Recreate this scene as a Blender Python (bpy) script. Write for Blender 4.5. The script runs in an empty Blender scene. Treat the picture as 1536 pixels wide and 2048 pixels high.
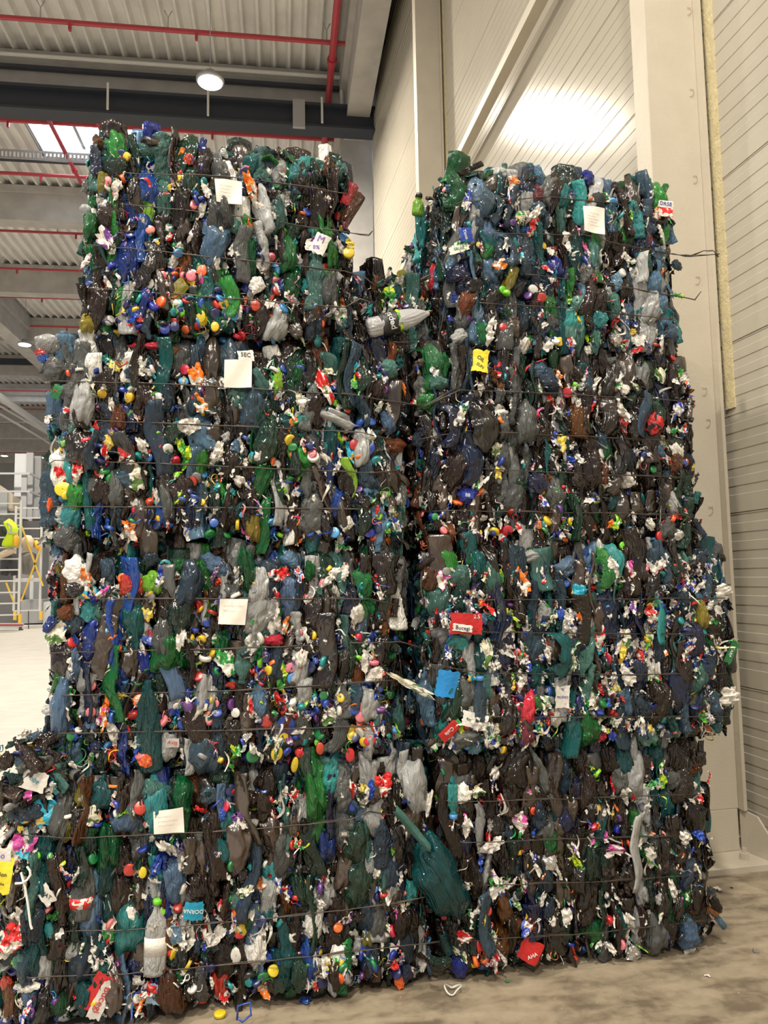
import bpy, math, random
import numpy as np
from mathutils import Matrix, Vector, Euler
from math import sin, cos, pi, radians, sqrt

SC = bpy.context.scene
COL = SC.collection
R = random.Random(7)
NR = np.random.RandomState(11)

# ------------------------------------------------------------------ camera
F_PX = 1500.0; YAW = radians(11.2); PITCH = radians(5.0); ROLL = 0.018
CAM = np.array([0.0, 0.0, 1.6])
_fw = np.array([sin(YAW)*cos(PITCH), cos(YAW)*cos(PITCH), sin(PITCH)])
_r0 = np.array([cos(YAW), -sin(YAW), 0.0]); _u0 = np.cross(_r0, _fw)
_rt = _r0*cos(ROLL) - _u0*sin(ROLL); _up = _r0*sin(ROLL) + _u0*cos(ROLL)
cd = bpy.data.cameras.new('camera'); cam = bpy.data.objects.new('camera', cd); COL.objects.link(cam)
cd.sensor_fit = 'VERTICAL'; cd.sensor_height = 32.0; cd.lens = F_PX/2048*32.0
cd.clip_start = 0.05; cd.clip_end = 300
cam.matrix_world = Matrix(((_rt[0], _up[0], -_fw[0], CAM[0]), (_rt[1], _up[1], -_fw[1], CAM[1]),
                           (_rt[2], _up[2], -_fw[2], CAM[2]), (0, 0, 0, 1)))
SC.camera = cam

def ray(x, y): return _fw + _rt*(x-768)/F_PX - _up*(y-1024)/F_PX
def on_y(x, y, Y): r = ray(x, y); return CAM + r*(Y/r[1])
def on_x(x, y, X): r = ray(x, y); return CAM + r*(X/r[0])
def on_z(x, y, Z=0.0): r = ray(x, y); return CAM + r*((Z-1.6)/r[2])

# ------------------------------------------------------------------ world, exposure
SC.view_settings.view_transform = 'Standard'; SC.view_settings.look = 'None'
SC.view_settings.exposure = 0.0; SC.view_settings.gamma = 1.0; SC.view_settings.use_curve_mapping = False
W = bpy.data.worlds.new('world'); SC.world = W; W.use_nodes = True
W.node_tree.nodes['Background'].inputs[0].default_value = (0.96, 0.97, 1.0, 1)
W.node_tree.nodes['Background'].inputs[1].default_value = 0.40
LAMP_W = 780.0; LAMP_COL = (1.0, 0.91, 0.77)
SC.cycles.max_bounces = 6; SC.cycles.diffuse_bounces = 3; SC.cycles.glossy_bounces = 3
SC.cycles.transmission_bounces = 5; SC.cycles.transparent_max_bounces = 12
SC.cycles.sample_clamp_indirect = 6.0

# building frame: the old hall is turned 3.5 degrees against the new panel wall
BA = radians(3.5)
def bw(x, y, z=0.0): return (x*cos(BA)+y*sin(BA), -x*sin(BA)+y*cos(BA), z)
BROT = -BA

# ------------------------------------------------------------------ materials
MATS = {}
def _mat(name):
    m = bpy.data.materials.new(name); m.use_nodes = True; MATS[name] = m
    nt = m.node_tree; return m, nt, nt.nodes['Principled BSDF']
def L(nt, a, b): nt.links.new(a, b)
def mat(name, col, rough=0.5, metal=0.0, spec=0.5, noise=None, bump=None, coat=0.0, emit=None, trans=0.0):
    """noise=(scale, amount) value variation; bump=(scale, strength)"""
    m, nt, b = _mat(name)
    b.inputs['Base Color'].default_value = (*col, 1); b.inputs['Roughness'].default_value = rough
    b.inputs['Metallic'].default_value = metal; b.inputs['Specular IOR Level'].default_value = spec
    b.inputs['Coat Weight'].default_value = coat; b.inputs['Coat Roughness'].default_value = 0.08
    b.inputs['Transmission Weight'].default_value = trans
    if emit: b.inputs['Emission Color'].default_value = (*emit[0], 1); b.inputs['Emission Strength'].default_value = emit[1]
    tc = nt.nodes.new('ShaderNodeTexCoord')
    if noise:
        n = nt.nodes.new('ShaderNodeTexNoise'); n.inputs['Scale'].default_value = noise[0]; n.inputs['Detail'].default_value = 5
        L(nt, tc.outputs['Object'], n.inputs['Vector'])
        r = nt.nodes.new('ShaderNodeMapRange'); r.inputs[1].default_value = 0.3; r.inputs[2].default_value = 0.7
        r.inputs[3].default_value = 1-noise[1]; r.inputs[4].default_value = 1+noise[1]
        L(nt, n.outputs[0], r.inputs[0])
        h = nt.nodes.new('ShaderNodeHueSaturation'); h.inputs['Color'].default_value = (*col, 1)
        L(nt, r.outputs[0], h.inputs['Value']); L(nt, h.outputs[0], b.inputs['Base Color'])
    if bump:
        n = nt.nodes.new('ShaderNodeTexNoise'); n.inputs['Scale'].default_value = bump[0]; n.inputs['Detail'].default_value = 3
        L(nt, tc.outputs['Object'], n.inputs['Vector'])
        bn = nt.nodes.new('ShaderNodeBump'); bn.inputs['Strength'].default_value = bump[1]; bn.inputs['Distance'].default_value = 0.01
        L(nt, n.outputs[0], bn.inputs['Height']); L(nt, bn.outputs[0], b.inputs['Normal'])
    return m

def pet(name, col, rough=0.07, bs=32, bst=1.0, trans=0.0, spec=1.0, var=0.5, see=0.0):
    """crumpled glossy plastic film or bottle wall"""
    m, nt, b = _mat(name)
    b.inputs['Roughness'].default_value = rough; b.inputs['Specular IOR Level'].default_value = spec
    b.inputs['IOR'].default_value = 1.5
    b.inputs['Transmission Weight'].default_value = trans
    tc = nt.nodes.new('ShaderNodeTexCoord')
    g = nt.nodes.new('ShaderNodeNewGeometry'); oi = nt.nodes.new('ShaderNodeObjectInfo')
    a = nt.nodes.new('ShaderNodeMath'); a.operation = 'ADD'
    L(nt, g.outputs['Random Per Island'], a.inputs[0]); L(nt, oi.outputs['Random'], a.inputs[1])
    fr = nt.nodes.new('ShaderNodeMath'); fr.operation = 'FRACT'; L(nt, a.outputs[0], fr.inputs[0])
    r = nt.nodes.new('ShaderNodeMapRange'); r.inputs[3].default_value = 1-var; r.inputs[4].default_value = 1+var*0.9
    L(nt, fr.outputs[0], r.inputs[0])
    h = nt.nodes.new('ShaderNodeHueSaturation'); h.inputs['Color'].default_value = (*[c*(.82 if see > 0 else 1) for c in col], 1)
    L(nt, r.outputs[0], h.inputs['Value'])
    hr = nt.nodes.new('ShaderNodeMapRange'); hr.inputs[3].default_value = 0.485; hr.inputs[4].default_value = 0.515
    L(nt, oi.outputs['Random'], hr.inputs[0]); L(nt, hr.outputs[0], h.inputs['Hue'])
    L(nt, h.outputs[0], b.inputs['Base Color'])
    # sharp creases running mostly along the bottle: two ridged noises
    hs = []
    mpg = nt.nodes.new('ShaderNodeMapping'); mpg.inputs['Scale'].default_value = (1, 1, .36); L(nt, tc.outputs['Object'], mpg.inputs[0])
    for k_, (f_, w_) in enumerate(((1, 1.0), (2.5, .30))):
        v = nt.nodes.new('ShaderNodeTexNoise'); v.inputs['Scale'].default_value = bs*f_; v.inputs['Detail'].default_value = 1; v.inputs['Distortion'].default_value = 1.0
        L(nt, mpg.outputs[0], v.inputs['Vector'])
        s1 = nt.nodes.new('ShaderNodeMath'); s1.operation = 'SUBTRACT'; s1.inputs[1].default_value = .5; L(nt, v.outputs[0], s1.inputs[0])
        s2 = nt.nodes.new('ShaderNodeMath'); s2.operation = 'ABSOLUTE'; L(nt, s1.outputs[0], s2.inputs[0])
        s3 = nt.nodes.new('ShaderNodeMath'); s3.operation = 'MULTIPLY'; s3.inputs[1].default_value = w_; L(nt, s2.outputs[0], s3.inputs[0]); hs.append(s3)
    sm = nt.nodes.new('ShaderNodeMath'); sm.operation = 'ADD'; L(nt, hs[0].outputs[0], sm.inputs[0]); L(nt, hs[1].outputs[0], sm.inputs[1])
    bn = nt.nodes.new('ShaderNodeBump'); bn.inputs['Strength'].default_value = bst; bn.inputs['Distance'].default_value = 0.022
    L(nt, sm.outputs[0], bn.inputs['Height']); L(nt, bn.outputs[0], b.inputs['Normal'])
    if see > 0:      # thin tinted wall that lets light through
        tr = nt.nodes.new('ShaderNodeBsdfTransparent')
        k2 = [min(1, c**.45) for c in col]; tr.inputs[0].default_value = (*k2, 1)
        mx = nt.nodes.new('ShaderNodeMixShader')
        fz = nt.nodes.new('ShaderNodeFresnel'); fz.inputs[0].default_value = 1.6; L(nt, bn.outputs[0], fz.inputs['Normal'])
        mm = nt.nodes.new('ShaderNodeMapRange'); mm.inputs[3].default_value = see; mm.inputs[4].default_value = 0.0; L(nt, fz.outputs[0], mm.inputs[0])
        L(nt, mm.outputs[0], mx.inputs[0]); L(nt, b.outputs[0], mx.inputs[1]); L(nt, tr.outputs[0], mx.inputs[2])
        L(nt, mx.outputs[0], nt.nodes['Material Output'].inputs[0])
    return m

def printed(name, c1, c2, thr=0.5, scale=28, rough=0.35, c3=None):
    """label film printed in two or three inks in blotches"""
    m, nt, b = _mat(name)
    b.inputs['Roughness'].default_value = rough
    tc = nt.nodes.new('ShaderNodeTexCoord')
    n = nt.nodes.new('ShaderNodeTexNoise'); n.inputs['Scale'].default_value = scale; n.inputs['Detail'].default_value = 3; n.inputs['Distortion'].default_value = 1.0
    L(nt, tc.outputs['Object'], n.inputs['Vector'])
    cr = nt.nodes.new('ShaderNodeValToRGB'); cr.color_ramp.interpolation = 'CONSTANT'
    e = cr.color_ramp.elements; e[0].position = 0; e[0].color = (*c1, 1); e[1].position = thr; e[1].color = (*c2, 1)
    if c3: x = e.new(min(thr+0.09, 0.95)); x.color = (*c3, 1)
    L(nt, n.outputs[0], cr.inputs[0]); L(nt, cr.outputs[0], b.inputs['Base Color'])
    n2 = nt.nodes.new('ShaderNodeTexNoise'); n2.inputs['Scale'].default_value = 70; L(nt, tc.outputs['Object'], n2.inputs['Vector'])
    bn = nt.nodes.new('ShaderNodeBump'); bn.inputs['Strength'].default_value = 0.5; bn.inputs['Distance'].default_value = 0.01
    L(nt, n2.outputs[0], bn.inputs['Height']); L(nt, bn.outputs[0], b.inputs['Normal'])
    return m

# bottle plastics
BOT = {
 'brown': pet('brown_plastic', (0.024, 0.013, 0.008), var=.5, see=.25, spec=.8),
 'darkbrown': pet('dark_brown_plastic', (0.010, 0.006, 0.004), spec=.8, rough=.14, bs=25, var=.5),
 'khaki': pet('smoky_brown_plastic', (0.044, 0.029, 0.019), rough=.22, bs=16, bst=.5, var=.4),
 'amber': pet('amber_plastic', (0.17, 0.050, 0.010), see=.4),
 'teal': pet('teal_plastic', (0.008, 0.115, 0.120), see=.5),
 'aqua': pet('aqua_plastic', (0.05, 0.38, 0.38), var=.35, see=.45),
 'sea': pet('pale_sea_green_plastic', (0.12, 0.30, 0.26), var=.35, see=.55),
 'green': pet('green_plastic', (0.006, 0.14, 0.035), see=.45),
 'bright': pet('bright_green_plastic', (0.03, 0.26, 0.04), var=.4, see=.4),
 'lime': pet('lime_plastic', (0.26, 0.55, 0.03), var=.3, see=.3),
 'darkgreen': pet('dark_green_plastic', (0.007, 0.034, 0.020), see=.3),
 'bluegrey': pet('blue_grey_plastic', (0.060, 0.105, 0.155), see=.55),
 'paleblue': pet('pale_blue_plastic', (0.15, 0.28, 0.44), var=.3, see=.5),
 'blue': pet('blue_plastic', (0.010, 0.05, 0.32), var=.4, see=.3),
 'navy': pet('navy_plastic', (0.007, 0.014, 0.05), see=.3),
 'grey': pet('smoke_grey_plastic', (0.17, 0.18, 0.175), var=.5, see=.5),
 'clear': pet('clear_plastic', (0.62, 0.63, 0.62), rough=.08, var=.25, see=.42),
 'yellowish': pet('yellow_tinted_plastic', (0.34, 0.28, 0.03), var=.3, see=.4),
 'red': pet('red_plastic', (0.45, 0.010, 0.012), var=.35),
 'maroon': pet('maroon_plastic', (0.13, 0.012, 0.022), var=.3),
 'orange': pet('orange_plastic', (0.75, 0.17, 0.015), var=.2),
 'white': pet('white_plastic', (0.72, 0.70, 0.65), rough=.3, bs=40, var=.15),
}
CAP = {}
for _n, _c in dict(blue=(0.012, 0.05, 0.34), navy=(0.008, 0.014, 0.10), red=(0.52, 0.012, 0.012), green=(0.01, 0.20, 0.05), white=(0.72, 0.70, 0.64),
                   yellow=(0.75, 0.52, 0.015), orange=(0.80, 0.14, 0.015), pink=(0.75, 0.20, 0.22), sky=(0.06, 0.28, 0.62), teal=(0.01, 0.27, 0.28),
                   lime=(0.20, 0.60, 0.02), black=(0.012, 0.012, 0.012), purple=(0.11, 0.03, 0.20), grey=(0.22, 0.22, 0.23)).items():
    CAP[_n] = pet(_n+'_cap_plastic', _c, rough=.33, bs=150, bst=.06, var=.2)
wh = (0.74, 0.70, 0.63)
LAB = {
 'white': printed('white_label_film', wh, (0.60, 0.57, 0.52)),
 'redwhite': printed('red_and_white_label_film', (0.62, 0.02, 0.02), wh, .52),
 'bluewhite': printed('blue_and_white_label_film', (0.02, 0.05, 0.35), wh, .50),
 'greenwhite': printed('green_and_white_label_film', (0.03, 0.30, 0.05), wh, .50),
 'black': printed('black_label_film', (0.012, 0.012, 0.014), (0.10, 0.10, 0.11), .6),
 'multi': printed('multicoloured_label_film', (0.60, 0.03, 0.03), wh, .44, c3=(0.03, 0.06, 0.38)),
 'orangewhite': printed('orange_and_white_label_film', (0.80, 0.20, 0.02), wh, .52),
 'yellowgreen': printed('yellow_green_label_film', (0.50, 0.60, 0.02), (0.05, 0.30, 0.04), .5),
 'yellow': printed('yellow_label_film', (0.78, 0.62, 0.10), wh, .6, c3=(0.05, 0.03, 0.02)),
 'cyan': printed('cyan_label_film', (0.02, 0.36, 0.52), (0.70, 0.42, 0.06), .56),
 'pink': printed('pink_label_film', (0.62, 0.08, 0.36), wh, .5),
 'purple': printed('purple_label_film', (0.16, 0.05, 0.26), wh, .48),
 'silver': mat('silver_film', (0.55, 0.54, 0.52), .25, metal=.7, bump=(60, 1.0)),
 'cream': printed('cream_label_film', (0.66, 0.60, 0.40), wh, .45, c3=(0.10, 0.20, 0.05)),
 'redblack': printed('red_and_black_label_film', (0.50, 0.015, 0.015), (0.02, 0.01, 0.01), .52),
 'blue': printed('blue_label_film', (0.01, 0.04, 0.30), (0.02, 0.08, 0.42), .5),
}
M_CORE = mat('core_crevice_shade', (0.010, 0.010, 0.011), .35, bump=(40, 1.0))  # near-black base colour stands in for shade deep between the pieces
M_WIRE = mat('baling_wire_steel', (0.085, 0.07, 0.06), .4, metal=.5)
M_PAPER = mat('note_paper', (0.80, 0.74, 0.66), .8, bump=(25, .15))
M_INK = mat('pencil_grey', (0.42, 0.39, 0.38), .8)
M_WHITE = mat('white_print', (0.85, 0.84, 0.82), .5)
M_BLACK = mat('black_print', (0.02, 0.02, 0.02), .5)
M_CREAM = mat('cream_wall_paint', (0.46, 0.425, 0.35), .17, spec=.24, noise=(2.0, .03))
M_COLPAINT = mat('cream_column_paint', (0.54, 0.485, 0.39), .55, noise=(5, .04), bump=(60, .15))
M_CAULK = mat('yellowed_foam_seal', (0.58, 0.50, 0.30), .6, noise=(20, .12), bump=(60, .5))
M_CONC = mat('precast_concrete', (0.46, 0.445, 0.42), .85, noise=(2.5, .12), bump=(30, .2))
M_DECK = mat('galvanised_roof_deck', (0.78, 0.77, 0.74), .55, metal=0, noise=(1.5, .1))
M_RED = mat('red_pipe_paint', (0.42, 0.045, 0.06), .4)
M_DARK = mat('dark_steel_paint', (0.030, 0.036, 0.050), .5)
M_GALV = mat('galvanised_steel', (0.45, 0.46, 0.47), .45, metal=.6)
M_SCAF = mat('scaffold_aluminium', (0.68, 0.68, 0.66), .45, metal=.3)
M_YEL = mat('yellow_tube_paint', (0.85, 0.55, 0.06), .45)
M_PVC = mat('white_conduit', (0.70, 0.70, 0.67), .4)
M_LAMP = mat('lamp_diffuser', (1, 1, 1), .5, emit=((1.0, 0.94, 0.84), 30.0))
M_SKY = mat('skylight_panel', (0.9, 0.9, 0.9), .5, emit=((0.86, 0.93, 1.0), 7.0))
M_HIVIS = mat('hi_vis_yellow_cloth', (0.62, 0.85, 0.02), .8, bump=(8, .4))
M_REFL = mat('reflective_band', (0.45, 0.46, 0.45), .4)
M_SACK = mat('beige_sack_cloth', (0.62, 0.50, 0.36), .85, bump=(6, .5))
M_DCLOTH = mat('dark_grey_cloth', (0.05, 0.05, 0.055), .9, bump=(6, .6))
M_MACH = mat('grey_machine_paint', (0.33, 0.34, 0.35), .5)
M_MACHL = mat('pale_grey_machine_paint', (0.55, 0.57, 0.60), .5)
M_MACHD = mat('dark_machine_paint', (0.06, 0.06, 0.065), .6)
M_ORANGE = mat('orange_yellow_plastic', (0.85, 0.45, 0.03), .5)

def floor_mat():
    m, nt, b = _mat('concrete_floor')
    tc = nt.nodes.new('ShaderNodeTexCoord')
    def noi(sc, det=6, dist=0.0, vec=None):
        n = nt.nodes.new('ShaderNodeTexNoise'); n.inputs['Scale'].default_value = sc; n.inputs['Detail'].default_value = det; n.inputs['Distortion'].default_value = dist
        L(nt, vec or tc.outputs['Object'], n.inputs['Vector']); return n
    a = noi(2.4, 12, .5); s = noi(22, 8, .6)
    mp = nt.nodes.new('ShaderNodeMapping'); mp.inputs['Scale'].default_value = (1.6, 4.5, 1); mp.inputs['Rotation'].default_value = (0, 0, .5)
    L(nt, tc.outputs['Object'], mp.inputs[0]); t = noi(2.2, 10, .5, mp.outputs[0])
    mix = nt.nodes.new('ShaderNodeMath'); mix.operation = 'ADD'; L(nt, a.outputs[0], mix.inputs[0]); L(nt, t.outputs[0], mix.inputs[1])
    m2 = nt.nodes.new('ShaderNodeMath'); m2.operation = 'MULTIPLY_ADD'; m2.inputs[1].default_value = .35; L(nt, s.outputs[0], m2.inputs[0]); L(nt, mix.outputs[0], m2.inputs[2])
    cr = nt.nodes.new('ShaderNodeValToRGB'); e = cr.color_ramp.elements
    # warm worn concrete near the wall, paler tone in the aisle
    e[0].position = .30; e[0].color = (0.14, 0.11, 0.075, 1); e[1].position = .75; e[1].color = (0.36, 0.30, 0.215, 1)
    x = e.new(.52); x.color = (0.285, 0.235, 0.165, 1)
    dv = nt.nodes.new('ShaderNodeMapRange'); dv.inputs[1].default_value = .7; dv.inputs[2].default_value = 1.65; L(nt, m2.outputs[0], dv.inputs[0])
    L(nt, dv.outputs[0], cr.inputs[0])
    # paler floor colour beyond the stack
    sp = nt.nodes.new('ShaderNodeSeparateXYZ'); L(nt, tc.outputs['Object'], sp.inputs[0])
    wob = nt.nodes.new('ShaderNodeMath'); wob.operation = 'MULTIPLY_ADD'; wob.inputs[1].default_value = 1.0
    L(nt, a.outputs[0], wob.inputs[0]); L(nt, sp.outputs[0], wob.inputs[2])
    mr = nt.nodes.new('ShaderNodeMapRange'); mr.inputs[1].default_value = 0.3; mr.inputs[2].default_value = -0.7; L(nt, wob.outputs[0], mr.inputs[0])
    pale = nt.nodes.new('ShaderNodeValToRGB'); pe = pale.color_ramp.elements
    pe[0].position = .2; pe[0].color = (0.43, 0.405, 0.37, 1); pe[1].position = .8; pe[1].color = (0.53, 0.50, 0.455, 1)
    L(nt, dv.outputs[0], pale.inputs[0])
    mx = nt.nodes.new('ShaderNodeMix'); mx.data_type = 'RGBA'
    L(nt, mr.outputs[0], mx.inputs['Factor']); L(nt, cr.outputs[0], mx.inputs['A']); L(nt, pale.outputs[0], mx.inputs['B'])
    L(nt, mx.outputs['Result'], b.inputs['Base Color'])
    b.inputs['Roughness'].default_value = .55
    bn = nt.nodes.new('ShaderNodeBump'); bn.inputs['Strength'].default_value = .25; bn.inputs['Distance'].default_value = .01
    L(nt, s.outputs[0], bn.inputs['Height']); L(nt, bn.outputs[0], b.inputs['Normal'])
    return m
M_FLOOR = floor_mat()

# ------------------------------------------------------------------ mesh helpers
class MB:
    def __init__(s): s.v = []; s.f = []
    def add(s, V, Fc):
        o = len(s.v); s.v += [tuple(map(float, p)) for p in V]; s.f += [tuple(int(i)+o for i in q) for q in Fc]; return s
    def box(s, x0, x1, y0, y1, z0, z1, T=None):
        V = [(x, y, z) for z in (z0, z1) for y in (y0, y1) for x in (x0, x1)]
        if T: V = [T(*p) for p in V]
        return s.add(V, [(0, 2, 3, 1), (4, 5, 7, 6), (0, 1, 5, 4), (2, 6, 7, 3), (0, 4, 6, 2), (1, 3, 7, 5)])
    def bar(s, a, b, w, h=None, up=(0, 0, 1)):
        a = Vector(a); b = Vector(b); h = h or w; d = (b-a).normalized(); u = Vector(up)
        if abs(d.dot(u)) > .99: u = Vector((0, 1, 0))
        x = d.cross(u).normalized()*w/2; y = x.cross(d).normalized()*h/2
        V = [p+sx*x+sy*y for p in (a, b) for sx, sy in ((-1, -1), (1, -1), (1, 1), (-1, 1))]
        return s.add(V, [(0, 1, 2, 3), (7, 6, 5, 4), (0, 4, 5, 1), (1, 5, 6, 2), (2, 6, 7, 3), (3, 7, 4, 0)])
    def tube(s, pts, r, n=6):
        pts = [Vector(p) for p in pts]; V = []; Fc = []
        u = None
        for i, p in enumerate(pts):
            d = (pts[min(i+1, len(pts)-1)]-pts[max(i-1, 0)]).normalized()
            if u is None:
                u = d.orthogonal().normalized()
            u = (u - d*u.dot(d)).normalized(); w = d.cross(u)
            for k in range(n):
                a = 2*pi*k/n; V.append(p+r*(cos(a)*u+sin(a)*w))
        for i in range(len(pts)-1):
            for k in range(n):
                k2 = (k+1) % n; Fc.append((i*n+k, i*n+k2, (i+1)*n+k2, (i+1)*n+k))
        Fc.append(tuple(range(n-1, -1, -1))); Fc.append(tuple((len(pts)-1)*n+k for k in range(n)))
        return s.add(V, Fc)
    def lathe(s, prof, c=(0, 0, 0), n=24, T=None):
        V = []; Fc = []
        for r, z in prof:
            for k in range(n):
                a = 2*pi*k/n; p = (c[0]+r*cos(a), c[1]+r*sin(a), c[2]+z); V.append(T(*p) if T else p)
        for i in range(len(prof)-1):
            for k in range(n):
                k2 = (k+1) % n; Fc.append((i*n+k, i*n+k2, (i+1)*n+k2, (i+1)*n+k))
        Fc.append(tuple(range(n-1, -1, -1))); Fc.append(tuple((len(prof)-1)*n+k for k in range(n)))
        return s.add(V, Fc)
    def mesh(s, name, m, smooth=False):
        me = bpy.data.meshes.new(name); me.from_pydata(s.v, [], s.f); me.materials.append(m)
        if smooth: me.polygons.foreach_set('use_smooth', [True]*len(me.polygons))
        me.update(); return me
    def build(s, name, m, parent=None, smooth=False, bevel=0):
        o = bpy.data.objects.new(name, s.mesh(name, m, smooth)); COL.objects.link(o)
        if parent: o.parent = parent
        if bevel:
            b = o.modifiers.new('bevel', 'BEVEL'); b.width = bevel; b.segments = 2
        return o
def tag(o, label=None, cat=None, group=None, kind=None):
    if label: o['label'] = label
    if cat: o['category'] = cat
    if group: o['group'] = group
    if kind: o['kind'] = kind
    return o
def thing(name, label, cat, loc=(0, 0, 0), group=None, rot=(0, 0, 0)):
    o = bpy.data.objects.new(name, None); COL.objects.link(o); o.location = loc; o.rotation_euler = rot
    o.empty_display_size = .1
    return tag(o, label, cat, group)
def struct(o, label, cat='structure'):
    return tag(o, label, cat, kind='structure')
def keep(o, parent):
    """parent while the mesh stays in world coordinates"""
    o.parent = parent; bpy.context.view_layer.update
    o.matrix_parent_inverse = Matrix.LocRotScale(parent.location, parent.rotation_euler, (1, 1, 1)).inverted()
    return o
def text_mesh(body, size, m, name='lettering', ext=0.0006):
    cu = bpy.data.curves.new(name, 'FONT'); cu.body = body; cu.size = size; cu.extrude = ext; cu.align_x = 'CENTER'; cu.align_y = 'CENTER'
    cu.resolution_u = 3
    t = bpy.data.objects.new(name, cu); me = bpy.data.meshes.new_from_object(t); bpy.data.objects.remove(t)
    me.name = name; me.materials.clear(); me.materials.append(m); return me

# ================================================================== STRUCTURE
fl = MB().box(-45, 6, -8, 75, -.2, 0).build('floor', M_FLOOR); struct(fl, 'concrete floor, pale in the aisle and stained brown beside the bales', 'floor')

# panel wall on the right: real micro-ribbed profile running along Y
def panel_wall():
    X = 2.85; y0, y1 = -4.0, 14.9; z = 0.0; prof = []
    while z < 12.4:
        for k in range(9):                      # nine ribs, then a joint: a panel about a metre high
            prof += [(X, z), (X, z+.046), (X+.003, z+.050), (X+.003, z+.096), (X, z+.100)]
            z += .104
        prof += [(X, z), (X+.008, z+.002), (X+.008, z+.006), (X, z+.008)]; z += .062
    V = [(x, y, zz) for y in (y0, y1) for x, zz in prof]; n = len(prof)
    Fc = [(i, n+i, n+i+1, i+1) for i in range(n-1)]
    mb = MB().add(V, Fc)
    top = prof[-1][1]
    mb.box(X+.01, X+.14, y0, y1, 0, top)
    return mb
wr = panel_wall().build('wall_right', M_CREAM); struct(wr, 'cream ribbed sandwich panel wall on the right', 'wall')

# far and left walls of the old hall
def bbox(name, x0, x1, y0, y1, z0, z1, m, label, cat='structure'):
    return struct(MB().box(x0, x1, y0, y1, z0, z1, bw).build(name, m), label, cat)
bbox('wall_back', -45, 3, 70, 70.3, 0, 12.6, mat('far_wall_cladding', (0.42, 0.41, 0.39), .6, noise=(.6, .1)), 'grey far wall of the hall', 'wall')

# steel roof deck: trapezoid ribs along the hall, with a gap left where the skylights sit
ZC = 12.5
SKY = [(-5.95, -3.2, 17.3, 19.3), (-14.6, -11.8, 38.6, 41.0), (-23, -20, 38.6, 41.0)]
def deck():
    mb = MB(); p = .31; x = -42.0
    ys = [1.0, 17.3, 19.3, 38.6, 41.0, 70.0]
    while x < 3.2:
        for j in range(5):
            ya, yb = ys[j], ys[j+1]
            if any(a-.1 < x+.15 < b+.05 and abs(ya-c) < .1 for a, b, c, d in SKY): continue
            pr = [(x, ZC), (x+.05, ZC), (x+.10, ZC+.14), (x+.26, ZC+.14), (x+p, ZC)]
            V = [bw(a, y, z) for y in (ya, yb) for a, z in pr]
            mb.add(V, [(i, i+1, 6+i, 5+i) for i in range(4)])
        x += p
    mb.box(-42, 3.2, 1, 17.3, ZC+.16, ZC+.2, bw); mb.box(-42, 3.2, 19.3, 38.6, ZC+.16, ZC+.2, bw); mb.box(-42, 3.2, 41, 70, ZC+.16, ZC+.2, bw)
    return mb
struct(deck().build('ceiling', M_DECK), 'pale corrugated steel roof deck', 'ceiling')
for i, (a, b, c, d) in enumerate(SKY):
    s = thing('window_%d' % (i+1), ['bright skylight in the roof above the left stack', 'distant skylight in the roof, nearer the left stack', 'distant skylight in the roof at far left'][i], 'skylight'); s['kind'] = 'structure'
    keep(MB().box(a, b, c, d, ZC+.34, ZC+.38, bw).build('glazing', M_SKY), s)
    mb = MB(); mb.box(a-.05, a, c, d, ZC, ZC+.4, bw); mb.box(b, b+.05, c, d, ZC, ZC+.4, bw); mb.box(a, b, c-.05, c, ZC, ZC+.4, bw); mb.box(a, b, d, d+.05, ZC, ZC+.4, bw)
    keep(mb.build('frame', M_GALV), s)
    mb = MB()
    for k in (1, 2): mb.box(a+(b-a)*k/3-.04, a+(b-a)*k/3+.04, c, d, ZC+.28, ZC+.33, bw)
    keep(mb.build('glazing_bar', M_GALV), s)

# concrete beams across, girders along, columns
BY = [10.1, 15.5, 21.0, 26.4, 31.8, 37.2, 42.6, 48.0, 53.4, 58.8, 64.2]
for i, y in enumerate(BY):
    mb = MB().box(-42, 1.4, y-.14, y+.30, ZC-.98, ZC-.16, bw).box(-42, 1.4, y-.22, y+.38, ZC-.2, ZC-.01, bw)
    struct(mb.build('trim_%d' % (i+1), M_CONC), 'grey precast concrete roof beam across the hall, number %d from the camera' % (i+1) if 0 else 'grey concrete roof beam crossing the hall', 'beam')['group'] = 'concrete roof beams'
def girder(x0, x1, y0, y1, n):
    mb = MB().box(x0, x1, y0, y1, 11.25, 12.45, bw).box(x0-.12, x1+.12, y0, y1, 11.95, 12.45, bw)
    return struct(mb.build('trim_%d' % n, M_CONC), ['thick concrete girder running under the roof beside the panel wall', 'long concrete girder under the roof at far left'][n-20], 'beam')
girder(1.38, 1.86, 3, 70, 20)
girder(-10.9, -10.3, 3, 70, 21)
struct(MB().box(1.30, 2.0, 15.75, 16.4, 0, 11.3, bw).build('trim_22', M_CONC), 'square grey concrete column at the far end of the panel wall', 'column')
struct(MB().box(-10.95, -10.3, 37.3, 37.9, 0, 11.3, bw).build('trim_23', M_CONC), 'slim concrete column just left of the left stack', 'column')
struct(MB().box(-5.3, -4.7, 58, 58.6, 0, 11.3, bw).build('trim_24', M_CONC), 'far grey concrete column standing deep in the hall', 'column')

# dark steel crane beam in front of the first visible concrete beam
cb = thing('crane_beam', 'long dark steel beam crossing under the concrete roof beam', 'beam', bw(-4, 15.0, 10.9))
mb = MB().box(-20, 1.98, 14.88, 15.0, 10.92, 11.4, bw).box(-20, 1.98, 14.75, 15.13, 10.9, 10.95, bw).box(-20, 1.98, 14.75, 15.13, 11.36, 11.42, bw)
keep(mb.build('web', M_DARK), cb)
keep(MB().box(.25, .5, 14.72, 14.8, 10.85, 11.45, bw).build('bracket', M_GALV), cb)
for x in (-3.4, .85, -1.45):
    keep(MB().tube([bw(x, 14.7, 11.5), bw(x, 14.7, 10.95)], .025).build('conduit', M_PVC), cb)
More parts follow.
